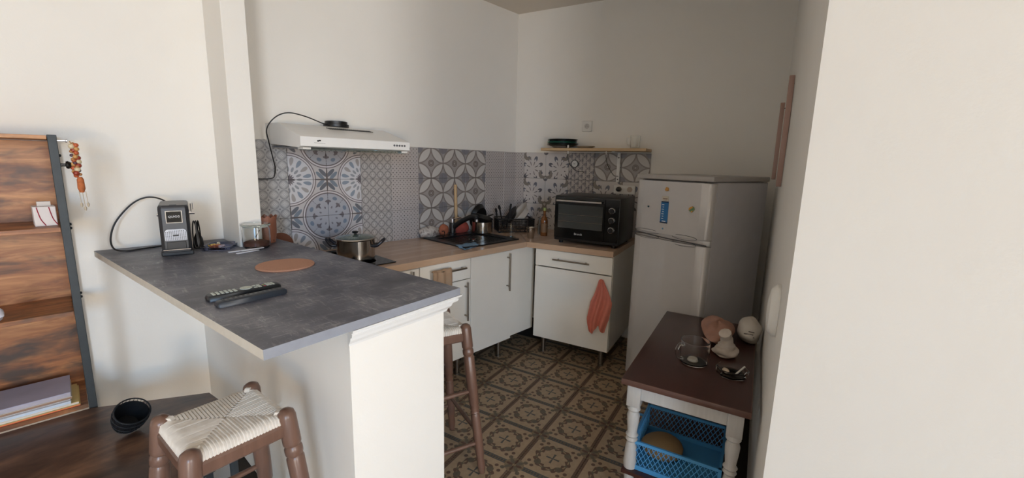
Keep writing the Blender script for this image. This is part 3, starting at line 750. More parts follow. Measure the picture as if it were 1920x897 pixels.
bt2 = MB().lathe([(0, 0), (.022, 0), (.024, .005), (.024, .10), (.018, .115), (.018, .13), (0, .13)], 20).done('spice_jar', glassmat('jar_glass_blue', (200, 215, 225)), loc=tuple(PB(.415, .30, ZW)))
tag(bt2, 'clear glass jar behind the amber bottle beside the oven', 'jar')
# ------------------------------------------------------------ oven
ov = thing('mini_oven', 'black countertop mini oven with glass door and three dials', 'oven', PB(.655, .575, ZW), AB_)
OW, OD = .472, .40
q = MB(); q.box(0, OW, .0, OD, .022, .345, .008, 2); q.done('body', plain('oven_black', (28, 28, 29), .35, var=.08), ov)
q = MB(); fw0, fw1, fz0, fz1 = .032, .360, .118, .285
q.box(.008, .372, -.018, -.001, .045, fz0); q.box(.008, .372, -.018, -.001, fz1, .335); q.box(.008, fw0, -.018, -.001, fz0, fz1); q.box(fw1, .372, -.018, -.001, fz0, fz1)
dr = q.done('door', BLACK_GL, ov, smooth=False)
MB().box(fw0, fw1, -.012, -.006, fz0, fz1).done('window', mat('oven_window', lambda: MIX(NZ(5), lin((60, 62, 60)), lin((74, 76, 74))), .06, Specular_IOR_Level=.8, IOR=1.6), dr)
q = MB()
for z in (.165, .215): q.tube([(fw0 + .004, -.0135, z), (fw1 - .004, -.0135, z)], .0013, 5)
q.done('rack_bars', BRUSHED, dr)
q = MB(); q.tube([(.03, -.047, .312), (.355, -.047, .312)], .0065, 10)
for x in (.045, .34): q.tube([(x, -.047, .312), (x, -.016, .312)], .005, 8)
lab(q.done('handle', plain('door_bar', (186, 182, 176), .3, .7), dr), 'pale metal door bar')
text('Brandt', .022, dr, (.19, -.0185, .08), (pi / 2, 0, 0), plain('silver_letter', (190, 190, 190), .4), 'lettering')
MB().box(.374, OW - .006, -.012, -.001, .045, .335).done('control_panel', BLACK_GL, ov, smooth=False)
for k, z in enumerate((.262, .196, .130)):
    q = MB(); q.T = Matrix.Translation((.421, -.0125, z)) @ Matrix.Rotation(pi / 2, 4, 'X'); q.lathe([(.0205, 0), (.0205, .012), (.018, .014)], 24, cap=False)
    rg = lab(q.done('dial', CHROME, ov), 'black dial with chrome ring')
    q = MB(); q.T = Matrix.Translation((.421, -.0125, z)) @ Matrix.Rotation(pi / 2, 4, 'X'); q.lathe([(.0165, 0), (.0165, .020), (.015, .022), (0, .022)], 24); q.box(-.003, .003, -.015, .015, .02, .026); q.done('knob', BLACK_PL, rg)
for x in (.04, OW - .04):
    for y in (.04, OD - .04): MB().lathe([(.014, 0), (.016, .023)], 12, (x, y, 0)).done('foot', BLACK_PL, ov)
# ------------------------------------------------------------ wall shelf + contents
sh = thing('wall_shelf', 'pale wooden shelf board on the back wall above the oven', 'shelf', PB(.345, .0, 1.518), AB_)
MB().box(0, .84, -.20, -.001, 0, .022, .002).done('board', PINE, sh)
for x in (.595,):
    q = MB(); q.box(x - .012, x + .012, -.0135, -.0095, -.235, -.002, .001)
    q.box(x - .012, x + .012, -.18, -.0135, -.005, -.001)
    br = q.done('bracket', WHITE_MET, sh)
    for z in (-.045, -.215):
        q = MB(); q.T = Matrix.Translation((x, -.0135, z)) @ Matrix.Rotation(pi / 2, 4, 'X'); q.lathe([(.005, 0), (.004, .002), (0, .0025)], 10); q.done('screw', BLACK_PL, br)
for xx, x2, zz_ in ((.235, .315, -.165), (.545, .60, -.19)):
    q = MB(); q.tube(smoothpath([(xx, -.19, -.002), (xx, -.188, -.05), (xx + .008, -.15, -.11), (xx + .035, -.08, zz_ + .01), (x2, -.016, zz_)]), .0022, 6)
    co = q.done('hanging_cord', BLACK_PL, sh); MB().tube([(xx, -.19, -.025), (xx, -.19, -.001)], .004, 8).done('cord_end', WHITE_PL, co)
MB().tube([(.235, -.192, .023), (.235, -.192, .045)], .006, 10).done('peg', WHITE_PL, sh)
shm = Matrix.Translation(sh.location) @ Matrix.Rotation(AB_, 4, 'Z')
pc = [('lowest plate of the stack on the shelf, white underside', (150, 140, 134), .085, .10), ('dark green plate second from the bottom of the shelf stack', (34, 40, 36), .124, .006), ('dark green square-edged plate in the middle of the shelf stack', (38, 44, 40), .126, 0),
      ('bright teal plate between the dark ones of the shelf stack', (58, 140, 118), .121, 0), ('second plate from the top of the shelf stack, black-green', (30, 40, 36), .120, 0), ('black top plate of the shelf stack', (22, 24, 24), .122, 0)]
z = .0225
for k, (lb, c, r, _) in enumerate(pc):
    q = MB(); h = .013 if k else .016
    if k == 0: q.lathe([(0, 0), (r * .7, 0), (r, h), (r, h + .0015), (r * .69, .004), (0, .004)], 36)
    else: q.lathe([(0, 0), (r * .75, 0), (r, h * .7), (r, h * .7 + .002), (r * .74, .003), (0, .003)], 36)
    o = q.done('plate', plain('plate_glaze_%d' % k, c, .3)); o.location = shm @ Vector((.145 + .004 * ((k * 7) % 3 - 1), -.10, z)); tag(o, lb, 'plate', 'stacked plates on the shelf'); z += (.0165 if k == 0 else .0108)
q = MB(); q.lathe([(0, 0), (.05, 0), (.075, .016), (.0755, .018), (.05, .004), (0, .004)], 32); o = q.done('small_plate', plain('cream_plate', (196, 182, 162), .35)); o.location = shm @ Vector((.345, -.10, .0225)); tag(o, 'small cream saucer right of the plate stack on the shelf', 'plate')
mg = thing('glass_mug', 'clear glass mug with handle at the right end of the shelf', 'mug', shm @ Vector((.735, -.10, .0225)), AB_)
MB().lathe([(0, 0), (.032, 0), (.034, .004), (.036, .095), (.0345, .0955), (.031, .008), (0, .008)], 28).done('mug_body', GLASS, mg)
q = MB(); q.tube(smoothpath([(-.034, 0, .08), (-.055, 0, .082), (-.066, 0, .06), (-.06, 0, .03), (-.033, 0, .02)]), .0045, 8); q.done('handle', GLASS, mg)
# sockets
def socket(label, loc, rz, w_=.082, h_=.082, holes=((0, 0, 'fr'),), name='wall_socket', lbl_extra=None):
    t = thing(name, label, 'socket', loc, rz)
    MB().box(-w_ / 2, w_ / 2, -.010, 0, -h_ / 2, h_ / 2, .002).done('cover', WHITE_PL, t)
    for x, z, kind in holes:
        q = MB(); q.T = Matrix.Translation((x, -.0102, z)) @ Matrix.Rotation(pi / 2, 4, 'X'); q.lathe([(.021, 0), (.021, .0012), (.018, .0012), (.018, .0002), (0, .0002)], 24); r_ = q.done('insert', plain('socket_grey', (196, 190, 182), .4), t)
        q = MB()
        for a in ((-.008, -.002), (.008, -.002), (0, .009)): q.T = Matrix.Translation((x + a[0], -.0106, z + a[1])) @ Matrix.Rotation(pi / 2, 4, 'X'); q.lathe([(.0026, 0), (.0026, .0006), (0, .0006)], 10)
        q.done('holes', BLACK_PL, r_)
    return t
socket('square white wall socket above the shelf', PB(.662, .001, 1.721), AB_)
ms = thing('double_socket', 'white double socket above the oven with a black plug in it', 'socket', PB(1.002, .0095, 1.225), AB_)
MB().box(-.085, .085, -.012, 0, -.035, .035, .002).done('cover', WHITE_PL, ms)
for x in (-.042, .042):
    q = MB(); q.T = Matrix.Translation((x, -.0122, .003)) @ Matrix.Rotation(pi / 2, 4, 'X'); q.lathe([(.021, 0), (.021, .001), (.018, .001), (.018, .0002), (0, .0002)], 24); q.done('insert', plain('socket_beige', (186, 168, 150), .4), ms)
q = MB(); q.T = Matrix.Translation((-.042, -.0125, .003)) @ Matrix.Rotation(pi / 2, 4, 'X'); q.lathe([(.019, 0), (.018, .03), (.010, .034), (0, .034)], 20)
tag(q.done('power_plug', BLACK_PL), 'round black plug in the left half of the double socket', 'plug'); pl = bpy.data.objects[-1] if False else COL.objects[-1]; pl.location = ms.location; pl.rotation_euler.z = AB_
cl = thing('wall_dial', 'small round white dial with dark rim on the checked tiles', 'dial', PB(.575, .0095, 1.418), AB_)
q = MB(); q.T = Matrix.Rotation(pi / 2, 4, 'X'); q.lathe([(.031, 0), (.031, .012), (.027, .013), (.027, .008)], 28, cap=False); q.done('rim', BLACK_PL, cl)
q = MB(); q.T = Matrix.Rotation(pi / 2, 4, 'X'); q.lathe([(.027, .001), (.027, .009), (0, .009)], 28); fc_ = q.done('face', WHITE_PL, cl)
MB().box(-.010, .006, -.0098, -.0088, -.002, .002).done('mark', BLACK_PL, cl)
# ------------------------------------------------------------ towels
SAL = plain('salmon_cloth', (222, 132, 112), .9, var=.08, sc=30)
q = MB()
def tw(u, v):
    w_ = .018 + .055 * min(1, v * 2.4) - .028 * max(0, v - .75) * 3; a = (u - .5)
    x = a * 2 * w_ + .012 * sin(v * 5) ; y = -.006 - .014 * (1 + sin(u * 15 + v * 3)) * min(1, .3 + v) - .004
    z = -v * (.40 + .05 * sin(u * 7 + 1) - .07 * abs(u - .45) * 2) - .012 * abs(a) * 2 * (1 - v)
    return (x, y, z)
q.sheet(tw, 34, 26, .0022); o = q.done('tea_towel', SAL, ang=70); o.location = PB(1.055, .652, .655); o.rotation_euler.z = AB_
tag(o, 'salmon tea towel hanging in folds at the right of the oven cabinet door', 'towel')
BRT = mat('striped_towel', lambda: MIX(mth('GREATER_THAN', SN(X(nd('ShaderNodeSeparateXYZ').outputs[0]) * 1.0), 2.0), lin((168, 140, 116)), lin((150, 120, 96))), .9)
BRT = plain('beige_brown_towel', (170, 140, 112), .9, var=.12, sc=25)
q = MB(); q.sheet(lambda u, v: (-.07 + .14 * u, -.045 - .006 * sin(u * 16) - .004 * sin(v * 4), .006 - .17 * v + .005 * sin(u * 9)), 24, 14, .0025)
q.sheet(lambda u, v: (-.07 + .14 * u, -.045 - .0 + .018 * v + .003 * sin(u * 13), .006 + .010 * sin(v * pi)), 24, 4, .0025)
o = q.done('tea_towel', BRT, ang=70); o.location = (-1.325, -.622, .762); tag(o, 'beige-brown tea towel hung over the drawer handle under the worktop', 'towel')
o['group'] = 'tea towels'; [x for x in COL.objects if x.name == 'tea_towel'][0]['group'] = 'tea towels'
# ------------------------------------------------------------ bar-top things
ZT = .98
cm = thing('coffee_machine', 'black capsule coffee machine on the back of the bar worktop', 'coffee machine', (-2.513, -.365, ZT), radians(-9.5))
CB = plain('charcoal_plastic', (48, 49, 52), .38, var=.06)
q = MB(); w2 = .052
def rr(w, d, y0, z, c=.012):
    pts = [(-w + c, y0), (w - c, y0), (w, y0 + c), (w, y0 + d - c), (w - c, y0 + d), (-w + c, y0 + d), (-w, y0 + d - c), (-w, y0 + c)]
    return [(x, y, z) for x, y in pts]
q.loft([rr(w2 * .96, .25, .0, .02), rr(w2, .25, -.0, .04), rr(w2, .25, -.0, .205), rr(w2 * .98, .245, .002, .216), rr(w2 * .9, .235, .006, .222)], True)
q.done('body', CB, cm, ang=30)
MB().box(-w2 - .004, w2 + .004, .03, .23, .0, .02, .003).done('base', BLACK_PL, cm)
q = MB(); q.box(-.048, .048, -.012, .03, .022, .032, .003); dt = q.done('drip_tray', CB, cm)
q = MB(); q.tube([(-.046, -.014, .033), (.046, -.014, .033)], .0035, 8); q.done('trim_bar', CHROME, dt)
MB().box(-.032, .032, -.004, .001, .026, .066, .001).done('cup_recess', plain('dark_recess', (34, 35, 38), .3), cm)
# badge
def frame2(q, x0, x1, z0, z1, y0, y1, t):
    q.box(x0, x1, y0, y1, z0, z0 + t); q.box(x0, x1, y0, y1, z1 - t, z1); q.box(x0, x0 + t, y0, y1, z0 + t, z1 - t); q.box(x1 - t, x1, y0, y1, z0 + t, z1 - t)
bd = MB().box(-.027, .027, -.003, .001, .148, .198, .001).done('badge', BLACK_GL, cm)
q = MB(); frame2(q, -.028, .028, .147, .199, -.0045, -.001, .0028); q.done('badge_frame', CHROME, bd)
text('QUIGG', .0122, bd, (0, -.0032, .174), (pi / 2, 0, 0), plain('white_letters', (225, 225, 225), .4), 'lettering')
q = MB(); q.T = Matrix(((1, 0, 0, 0), (0, 0, -1, 0), (0, 1, 0, 0), (0, 0, 0, 1)))
arch = [(-.037, .072), (.037, .072), (.037, .104)] + [(.037 - .012 + .012 * cos(a), .104 + .016 * sin(a)) for a in (.3, .7, 1.1, 1.5)] + [(-.025 - .012 * sin(a - pi / 2 + pi / 2) * 0 - .012 * cos(pi / 2 - a), .104 + .016 * cos(a)) for a in (.1, .5, .9, 1.3)] + [(-.037, .104)]
q.prism(arch, .0, .004); gr = lab(q.done('grille', plain('silver_mesh', (160, 164, 172), .3, .6), cm), 'silver perforated grille')
q = MB()
for i in range(12):
    for j in range(8):
        x = -.033 + i * .006; z_ = .076 + j * .0053
        if z_ > .108 and abs(x) > .027: continue
        q.box(x - .0016, x + .0016, -.0049, -.0038, z_ - .0014, z_ + .0014)
q.box(-.010, .010, -.0055, -.004, .090, .097)
q.done('perforations', BLACK_PL, gr)
q = MB(); q.tube([(w2 - .002, .055, .182), (w2 + .020, .055, .182)], .0065, 12); q.tube([(w2 + .008, .05, .19), (w2 + .008, .05, .222), (w2 + .016, .12, .224), (w2 + .016, .12, .19)], .0022, 6); q.done('lever', CHROME, cm)
q = MB(); q.tube([(-w2 + .002, .055, .178), (-w2 - .006, .055, .178)], .006, 12); q.done('pivot', CHROME, cm)
MB().box(w2, w2 + .002, .01, .22, .03, .18, .0008).done('side_trim', BRUSHED, cm)
MB().box(-.012, .012, .018, .03, .2215, .2235).done('top_slot', BLACK_PL, cm)
q = MB(); q.tube(smoothpath([(-2.475, -.13, 1.165), (-2.51, -.08, 1.205), (-2.56, -.05, 1.215), (-2.615, -.04, 1.185), (-2.675, -.045, 1.11), (-2.70, -.06, 1.04), (-2.695, -.085, .995), (-2.66, -.11, .9845), (-2.60, -.095, .9845), (-2.53, -.072, .9845), (-2.44, -.07, .9845), (-2.43, -.09, .9855), (-2.415, -.15, .986)], 9), .0036, 8)
tag(q.done('power_cable', BLACK_PL), 'black cable looping from the coffee machine against the wall', 'cable')
pg = thing('cable_plug', 'black mains plug and bundled cord right of the coffee machine', 'plug', (-2.408, -.20, ZT))
MB().lathe([(0, 0), (.019, .002), (.021, .02), (.018, .045), (.008, .07), (.005, .085), (0, .086)], 16).done('plug_body', BLACK_PL, pg)
q = MB()
for k in range(3): q.tube(smoothpath([(.0, 0, .08), (-.012 + .008 * k, -.006, .13), (-.02 + .014 * k, -.01, .08), (-.018 + .013 * k, -.02, .012), (-.004 + .01 * k, -.024, .006)], 6), .003, 6)
q.done('cord', BLACK_PL, pg)
q = MB(); q.tube([(.012, -.018, .012), (.016, -.034, .008)], .0024, 6); q.tube([(.0, -.02, .012), (.0, -.036, .008)], .0024, 6); q.done('pins', CHROME, pg)
# tray of sweets
tr = thing('sweet_tray', 'small clear plastic tray on the bar worktop', 'tray', (-2.335, -.262, ZT), radians(-28))
q = MB()
def rrect(w, d, z, c=.012): return [(x * w + 0, y * d, z) for x, y in ()] or [(-w + c, -d, z), (w - c, -d, z), (w, -d + c, z), (w, d - c, z), (w - c, d, z), (-w + c, d, z), (-w, d - c, z), (-w, -d + c, z)]
q.loft([rrect(.055, .075, .001), rrect(.060, .080, .016), rrect(.058, .078, .016), rrect(.053, .073, .003)], True)
q.done('tray_body', glassmat('tray_plastic', (170, 180, 215), .1), tr)
for k, (x, y, c, lb) in enumerate([(-.03, .0, (206, 176, 96), 'gold wrapped sweet in the clear tray'), (-.02, .04, (226, 214, 180), 'cream wrapped sweet in the clear tray'), (-.005, -.015, (176, 110, 84), 'copper wrapped sweet in the clear tray'), (.012, -.035, (198, 186, 200), 'lilac wrapped sweet in the clear tray'), (-.012, -.05, (150, 84, 64), 'brown wrapped sweet at the front of the clear tray')]):
    p = Matrix.Translation(tr.location) @ Matrix.Rotation(radians(-28), 4, 'Z') @ Vector((x, y, .0035))
    q = MB(); q.T = Matrix.Rotation(k * 1.3, 4, 'Z'); q.loft([[(a, .009 * s * cos(t), .009 + .009 * s * sin(t)) for t in [i * pi / 4 for i in range(8)]] for a, s in ((-.02, .8), (-.012, .25), (-.010, .9), (.010, .9), (.012, .25), (.02, .8))], True)
    o = q.done('wrapped_sweet', plain('foil_%d' % k, c, .25, .5, var=.2, sc=80), loc=tuple(p)); tag(o, lb, 'sweet', 'wrapped sweets in the tray')
for k, (x, y, a, lb) in enumerate([(-2.290, -.405, 8, 'white sugar stick nearest the tray'), (-2.272, -.452, 16, 'white paper sugar stick nearest the round mat'), (-2.245, -.425, 12, 'white paper sugar stick nearest the glass jar')]):
    q = MB(); q.box(-.05, .05, -.008, .008, .0005, .0045 + .0 * k, .0015); o = q.done('sugar_stick', plain('white_paper', (226, 226, 232), .6), loc=(x, y, ZT + (.0045 if k == 2 else 0)), rotz=radians(a)); tag(o, lb, 'sachet', 'paper sugar sticks on the worktop')
# glass jar
jr = thing('storage_jar', 'round lidded glass storage jar with ground coffee on the bar worktop', 'jar', (-2.207, -.358, ZT))
MB().lathe([(0, 0), (.050, 0), (.059, .010), (.060, .085), (.056, .098), (.056, .104), (.0535, .104), (.0535, .097), (.0572, .084), (.056, .012), (.048, .004), (0, .004)], 40).done('jar_body', GLASS, jr)
MB().lathe([(0, .100), (.052, .100), (.052, .106), (.063, .108), (.064, .114), (.060, .118), (0, .118)], 36).done('lid', glassmat('jar_lid_glass', (236, 242, 239), .04), jr)
MB().lathe([(0, .0045), (.047, .0055), (.0552, .014), (.0552, .028), (.03, .036), (0, .034)], 30).done('ground_coffee', plain('coffee_powder', (92, 52, 38), .9, var=.2, sc=300), jr)
q = MB(); q.tube([(-.01, .01, .03), (.012, -.01, .085)], .0022, 6); q.done('scoop', STEEL, jr)
# terracotta scalloped pot and round cork trivet leaning on the wall
tp = thing('scalloped_pot', 'copper-brown pot with scalloped rim behind the glass jar', 'pot', (-2.125, -.245, ZT))
TERR = plain('copper_clay', (150, 98, 76), .45, var=.12, sc=20)
q = MB(); n = 40
q.loft([[(r * (1 + (.05 * (1 if k > 2 else 0)) * sin(i * 2 * pi / n * 10)) * cos(2 * pi * i / n), r * sin(2 * pi * i / n) * (1 + (.05 * (1 if k > 2 else 0)) * sin(i * 2 * pi / n * 10)), z + (.006 * sin(i * 2 * pi / n * 10) if k > 2 else 0)) for i in range(n)] for k, (r, z) in enumerate([(.036, 0), (.044, .05), (.045, .11), (.049, .135), (.044, .134), (.040, .10), (.038, .01)])], True)
q.done('pot_body', TERR, tp, ang=50)
ct = MB().lathe([(0, 0), (.068, 0), (.068, .008), (0, .008)], 40).done('cork_trivet', plain('dark_cork', (120, 76, 58), .8, var=.1, sc=120)); ct.location = (-2.030, -.056, .848 + .068); ct.rotation_euler = (radians(78), 0, 0); ct.location = (-1.995, -.028, .918)
tag(ct, 'round brown cork trivet leaning against the tiles behind the scalloped pot', 'trivet')
mt = MB().lathe([(0, 0), (.105, 0), (.107, .003), (.105, .007), (0, .007)], 56).done('round_mat', mat('cork_mat', lambda: MIX(NZ(220, 3), lin((176, 128, 104)), lin((196, 148, 122))), .8, bump=lambda: NZ(200, 2), bstr=.3), loc=(-2.239, -.825, ZT)); tag(mt, 'round terracotta-coloured cork mat lying on the bar worktop', 'mat')
# remotes
def remote(label, loc, rz, L_, W2, mbody, light, tilt=0):
    t = thing('remote_control', label, 'remote control', loc, rz, 'remote controls on the bar worktop'); t.rotation_euler = (0, tilt, rz)
    q = MB(); q.loft([[(x, -w_, z0), (x, w_, z0), (x, w_ * .96, z1), (x, w_ * .7, z1 + .003), (x, -w_ * .7, z1 + .003), (x, -w_ * .96, z1)] for x, w_, z0, z1 in ((0, W2 * .7, .003, .010), (.006, W2 * .95, 0, .014), (L_ * .5, W2 * .92, 0, .015), (L_ - .008, W2 * (1.02 if light else .95), 0, .015), (L_, W2 * .75, .003, .011))], True)
    q.done('casing', mbody, t, ang=50)
    B_ = plain('light_buttons', (190, 196, 186), .5) if light else plain('dark_buttons', (66, 68, 72), .5)
    if light:
        rows = [(.018 + .0115 * i, j) for i in range(6) for j in (-1, 0, 1)]
        for (x, j) in rows: MB().box(x - .004, x + .004, j * .011 - .0042, j * .011 + .0042, .017, .0195, .001).done('button', B_, t)
        q = MB(); q.lathe([(.017, .0175), (.017, .020), (.0075, .020), (.0075, .0175)], 24, (.107, 0, 0)); q.done('navigation_ring', B_, t)
        MB().lathe([(.006, .0175), (.006, .0205), (0, .0205)], 16, (.107, 0, 0)).done('button', B_, t)
        for x, j in ((.132, -1), (.132, 1), (.144, -1), (.144, 0), (.144, 1)): MB().box(x - .005, x + .005, j * .011 - .0045, j * .011 + .0045, .017, .0195, .001).done('button', B_, t)
        for k_, c in enumerate(((170, 60, 70), (90, 120, 90), (190, 170, 90), (90, 100, 160))): MB().box(.154, .160, -.016 + k_ * .0085, -.010 + k_ * .0085, .017, .0195).done('button', plain('key_%d' % k_, c, .5), t)
        for i in range(3):
            for j in (-1, 0, 1): x = .167 + .0085 * i; MB().box(x - .003, x + .003, j * .011 - .004, j * .011 + .004, .017, .0195).done('button', B_, t)
    else:
        for i in range(12):
            for j in (-1, 0, 1):
                x = .02 + i * .0135
                if 5 < i < 9 and j: continue
                MB().box(x - .0035, x + .0035, j * .009 - .003, j * .009 + .003, .017, .0188, .0008).done('button', B_, t)
    return t
remote('black remote control with pale green-grey buttons, the farther of the two', (-2.566, -1.128, ZT + .0005), radians(2), .205, .023, plain('remote_black', (32, 36, 40), .35), True)
remote('slim dark remote control with dark buttons, nearest the worktop edge', (-2.560, -1.213, ZT + .0005), radians(6), .194, .019, plain('remote_dark', (44, 50, 58), .35), False)
# ------------------------------------------------------------ stools
RUSH = mat('rush_cord', lambda: MIX(NZ(50, 3), lin((204, 194, 182)), lin((240, 234, 224))), .8)
def stool(label, cx, cy, yaw, H=.71, hs=.122, splay=.10):
    t = thing('bar_stool', label, 'stool', (cx, cy, 0), yaw, 'rush-seat bar stools')
    C4 = [(-1, -1), (1, -1), (1, 1), (-1, 1)]
    def lp(sx, sy, z): k = hs + splay * (H - z) / H * .62; return Vector((sx * k, sy * k, z))
    for sx, sy in C4:
        zs = [0, .01, .05, .07, .10, .28, .295, .30, .31, .318, .33, .34, .42, .56, .568, .574, .585, .592, .60, .606, .615, .69, .703, .710, .712]
        rs = [.014, .016, .019, .016, .020, .0215, .0175, .0215, .018, .0215, .0175, .022, .024, .024, .020, .024, .0245, .024, .020, .0245, .0245, .0245, .021, .012, .002]
        q = MB(); q.tube([lp(sx, sy, z) for z in zs], rs, 16); q.done('leg', STOOLW, t, ang=50)
    for i in range(4):
        a, b = C4[i], C4[(i + 1) % 4]
        q = MB(); A_, B2 = lp(*a, .655), lp(*b, .655); d_ = (B2 - A_).normalized(); n_ = Vector((d_.y, -d_.x, 0)); 
        rings = [[p + n_ * u + Vector((0, 0, v)) for u, v in ((-.010, -.020), (.008, -.020), (.012, -.014), (.012, .012), (.007, .020), (-.010, .020))] for p in (A_ + d_ * .015, B2 - d_ * .015)]
        q.loft(rings, True); q.done('rail', STOOLW, t, ang=25)
        for zz_ in ((.20,) if i % 2 else (.15, .40)):
            q = MB(); A_, B2 = lp(*a, zz_), lp(*b, zz_); q.tube([A_, A_ + (B2 - A_) * .5, B2], [.008, .011, .008], 10); q.done('stretcher', STOOLW, t)
    q = MB(); S = hs + .002; n_ = 26
    for side in range(4):
        q.T = Matrix.Rotation(side * pi / 2, 4, 'Z')
        for k in range(n_):
            x = -S + .012 + (2 * S - .024) * (k + .5) / n_; yin = -abs(x) * .985 - .002
            jz = R.uniform(-.0008, .0008)
            q.tube([(x, -S + .0, .664), (x, -S - .0075, .676), (x, -S - .004, .690), (x, -S + .012, .6955 + jz), (x, min(yin, -.003), .6925 + jz)], .0046, 5)
        q.tube([(-S + .010, -S + .02, .694), (-S + .02, -S + .01, .694)], .013, 6)
    q.T = Matrix.Identity(4); q.box(-S + .008, S - .008, -S + .008, S - .008, .672, .689)
    lab(q.done('rush_seat', RUSH, t, ang=60), 'woven cream rush seat')
    return t
stool('brown wooden bar stool with rush seat in front of the peninsula', -2.586, -1.322, radians(6.3), hs=.112)
stool('brown wooden bar stool on the kitchen side, mostly hidden by the peninsula', -1.757, -1.127, radians(-17))
# ------------------------------------------------------------ left furniture
bs = thing('bookshelf', 'tall rustic brown bookshelf with dark metal frame at the left edge', 'bookshelf', (-2.82, -.30, 0))
for y in (0, .27):
    for x in (-.75, -.025): MB().box(x, x + .025, y, y + .022, 0, 1.475, .0015).done('post', BLACK_MET, bs)
for z in (.38, .79, 1.12, 1.445): 
    q = MB()
    q.box(-.025, -.001, .022, .27, z, z + .02); q.done('side_rail', BLACK_MET, bs)
for z, lb in ((.385, 0), (.78, 0), (1.113, 0), (1.458, 0)): MB().box(-.725, -.026, .004 if z < 1.4 else .0, .285, z, z + .018 if z < 1.4 else z + .014, .001).done('shelf', RUSTIC, bs)
MB().box(-.725, -.026, .272, .282, .40, 1.455).done('back_panel', RUSTIC, bs)
for z in (1.40, 1.14, 1.125, .865, .85):
    q = MB(); q.T = Matrix.Translation((0, .012, z)) @ Matrix.Rotation(pi / 2, 4, 'Y'); q.lathe([(.005, 0), (.006, .002), (.003, .005)], 10); q.done('bolt', BLACK_MET, bs)
q = MB(); q.T = Matrix.Translation((0, .02, 1.365)) @ Matrix.Rotation(pi / 2, 4, 'Y'); q.lathe([(.006, 0), (.006, .012), (.013, .014), (.015, .020), (.011, .027), (0, .029)], 18); q.done('hook_knob', BLACK_GL, bs)
q = MB(); q.T = Matrix.Translation((0, .012, 1.455)) @ Matrix.Rotation(pi / 2, 4, 'Y'); q.lathe([(.004, 0), (.004, .02), (.007, .022), (.007, .026), (0, .027)], 12); q.done('chrome_hook', CHROME, bs)
# desk in front
dk = thing('low_desk', 'low dark rustic-topped table in front of the bookshelf', 'table', (0, 0, 0))
dpts = [(-2.84, -.304), (-2.476, -.495), (-2.461, -.588), (-2.475, -.90), (-2.56, -1.03), (-2.74, -1.10), (-3.3, -1.20), (-3.62, -.304)]
MB().prism(dpts, .366, .384, .002).done('top', RUSTIC_DARK, dk, smooth=False)
q = MB()
for a, b in zip(dpts, dpts[1:] + dpts[:1]):
    pass
q.prism([(x * .985 - .05, y * .97 - .02) for x, y in dpts], .345, .365); q.done('apron', BLACK_MET, dk, smooth=False)
for x, y in ((-2.49, -.89), (-2.52, -.58), (-3.25, -1.2), (-3.5, -.36)): MB().box(x - .012, x + .012, y - .012, y + .012, 0, .345, .001).done('leg', BLACK_MET, dk)
# magazines on the lowest shelf
mz = .4035
def mag(label, x0, x1, y0, y1, th, c, rz=0, cover=None):
    global mz
    t = thing('magazine', label, 'magazine', ((x0 + x1) / 2, (y0 + y1) / 2, mz), rz, 'magazines on the lowest shelf')
    w_, d_ = (x1 - x0) / 2, (y1 - y0) / 2
    MB().box(-w_, w_, -d_, d_, 0, th * .82).done('pages', plain('pages_%s' % '_'.join(map(str, c)), c, .7, var=.1, sc=60), t, smooth=False)
    MB().box(-w_ - .001, w_ + .001, -d_ - .001, d_ + .001, th * .82, th).done('cover', plain('cover_%s' % '_'.join(map(str, cover or c)), cover or c, .4, var=.15, sc=8), t, smooth=False)
    mz += th + .0003
mag('orange-edged folder at the very bottom of the magazine pile', -3.20, -2.868, -.292, -.09, .006, (214, 112, 70), 0, (206, 180, 110))
mag('cream and yellow magazine second from the bottom of the pile', -3.20, -2.872, -.286, -.09, .009, (214, 206, 196), .004, (212, 186, 122))
mag('blue-white glossy magazine in the lower half of the pile', -3.22, -2.892, -.288, -.10, .012, (196, 210, 226), -.006, (210, 214, 224))
mag('thin grey magazine in the middle of the pile', -3.22, -2.894, -.286, -.10, .006, (150, 146, 148), .005, (226, 226, 230))
mag('brown-edged magazine above the middle of the pile', -3.22, -2.888, -.284, -.10, .010, (150, 120, 100), 0, (206, 196, 180))
mag('thick lilac-grey photo book on top of the pile', -3.20, -2.890, -.282, -.09, .018, (176, 170, 180), -.004, (168, 166, 186))
bx = thing('tissue_box', 'small white box with red line pattern on the upper bookshelf board', 'box', (-2.883, -.205, 1.1315), radians(4))
MB().box(-.030, .030, -.03, .05, 0, .075, .002).done('carton', plain('white_carton', (226, 218, 214), .6), bx)
MB().box(-.016, .020, .0, .02, .075, .092).done('flap', plain('carton_flap', (216, 208, 202), .7), bx)
q = MB()
for ox in (-.02, .012): q.tube(smoothpath([(ox, -.0305, .073), (ox + .003, -.0305, .05), (ox + .008, -.0305, .025), (ox + .018, -.0305, .003)]), .0016, 5)
q.done('red_lines', plain('red_print', (160, 40, 60), .5), bx)
q = MB(); lmp = lumpy('white_paper_ball', (-3.052, -.27, .7985), .030, .03, .035, plain('crumpled_white', (220, 220, 232), .7, var=.05), .2, 5, 21, flat=.2); tag(lmp, 'crumpled white paper on the middle bookshelf board at the photo edge', 'paper')
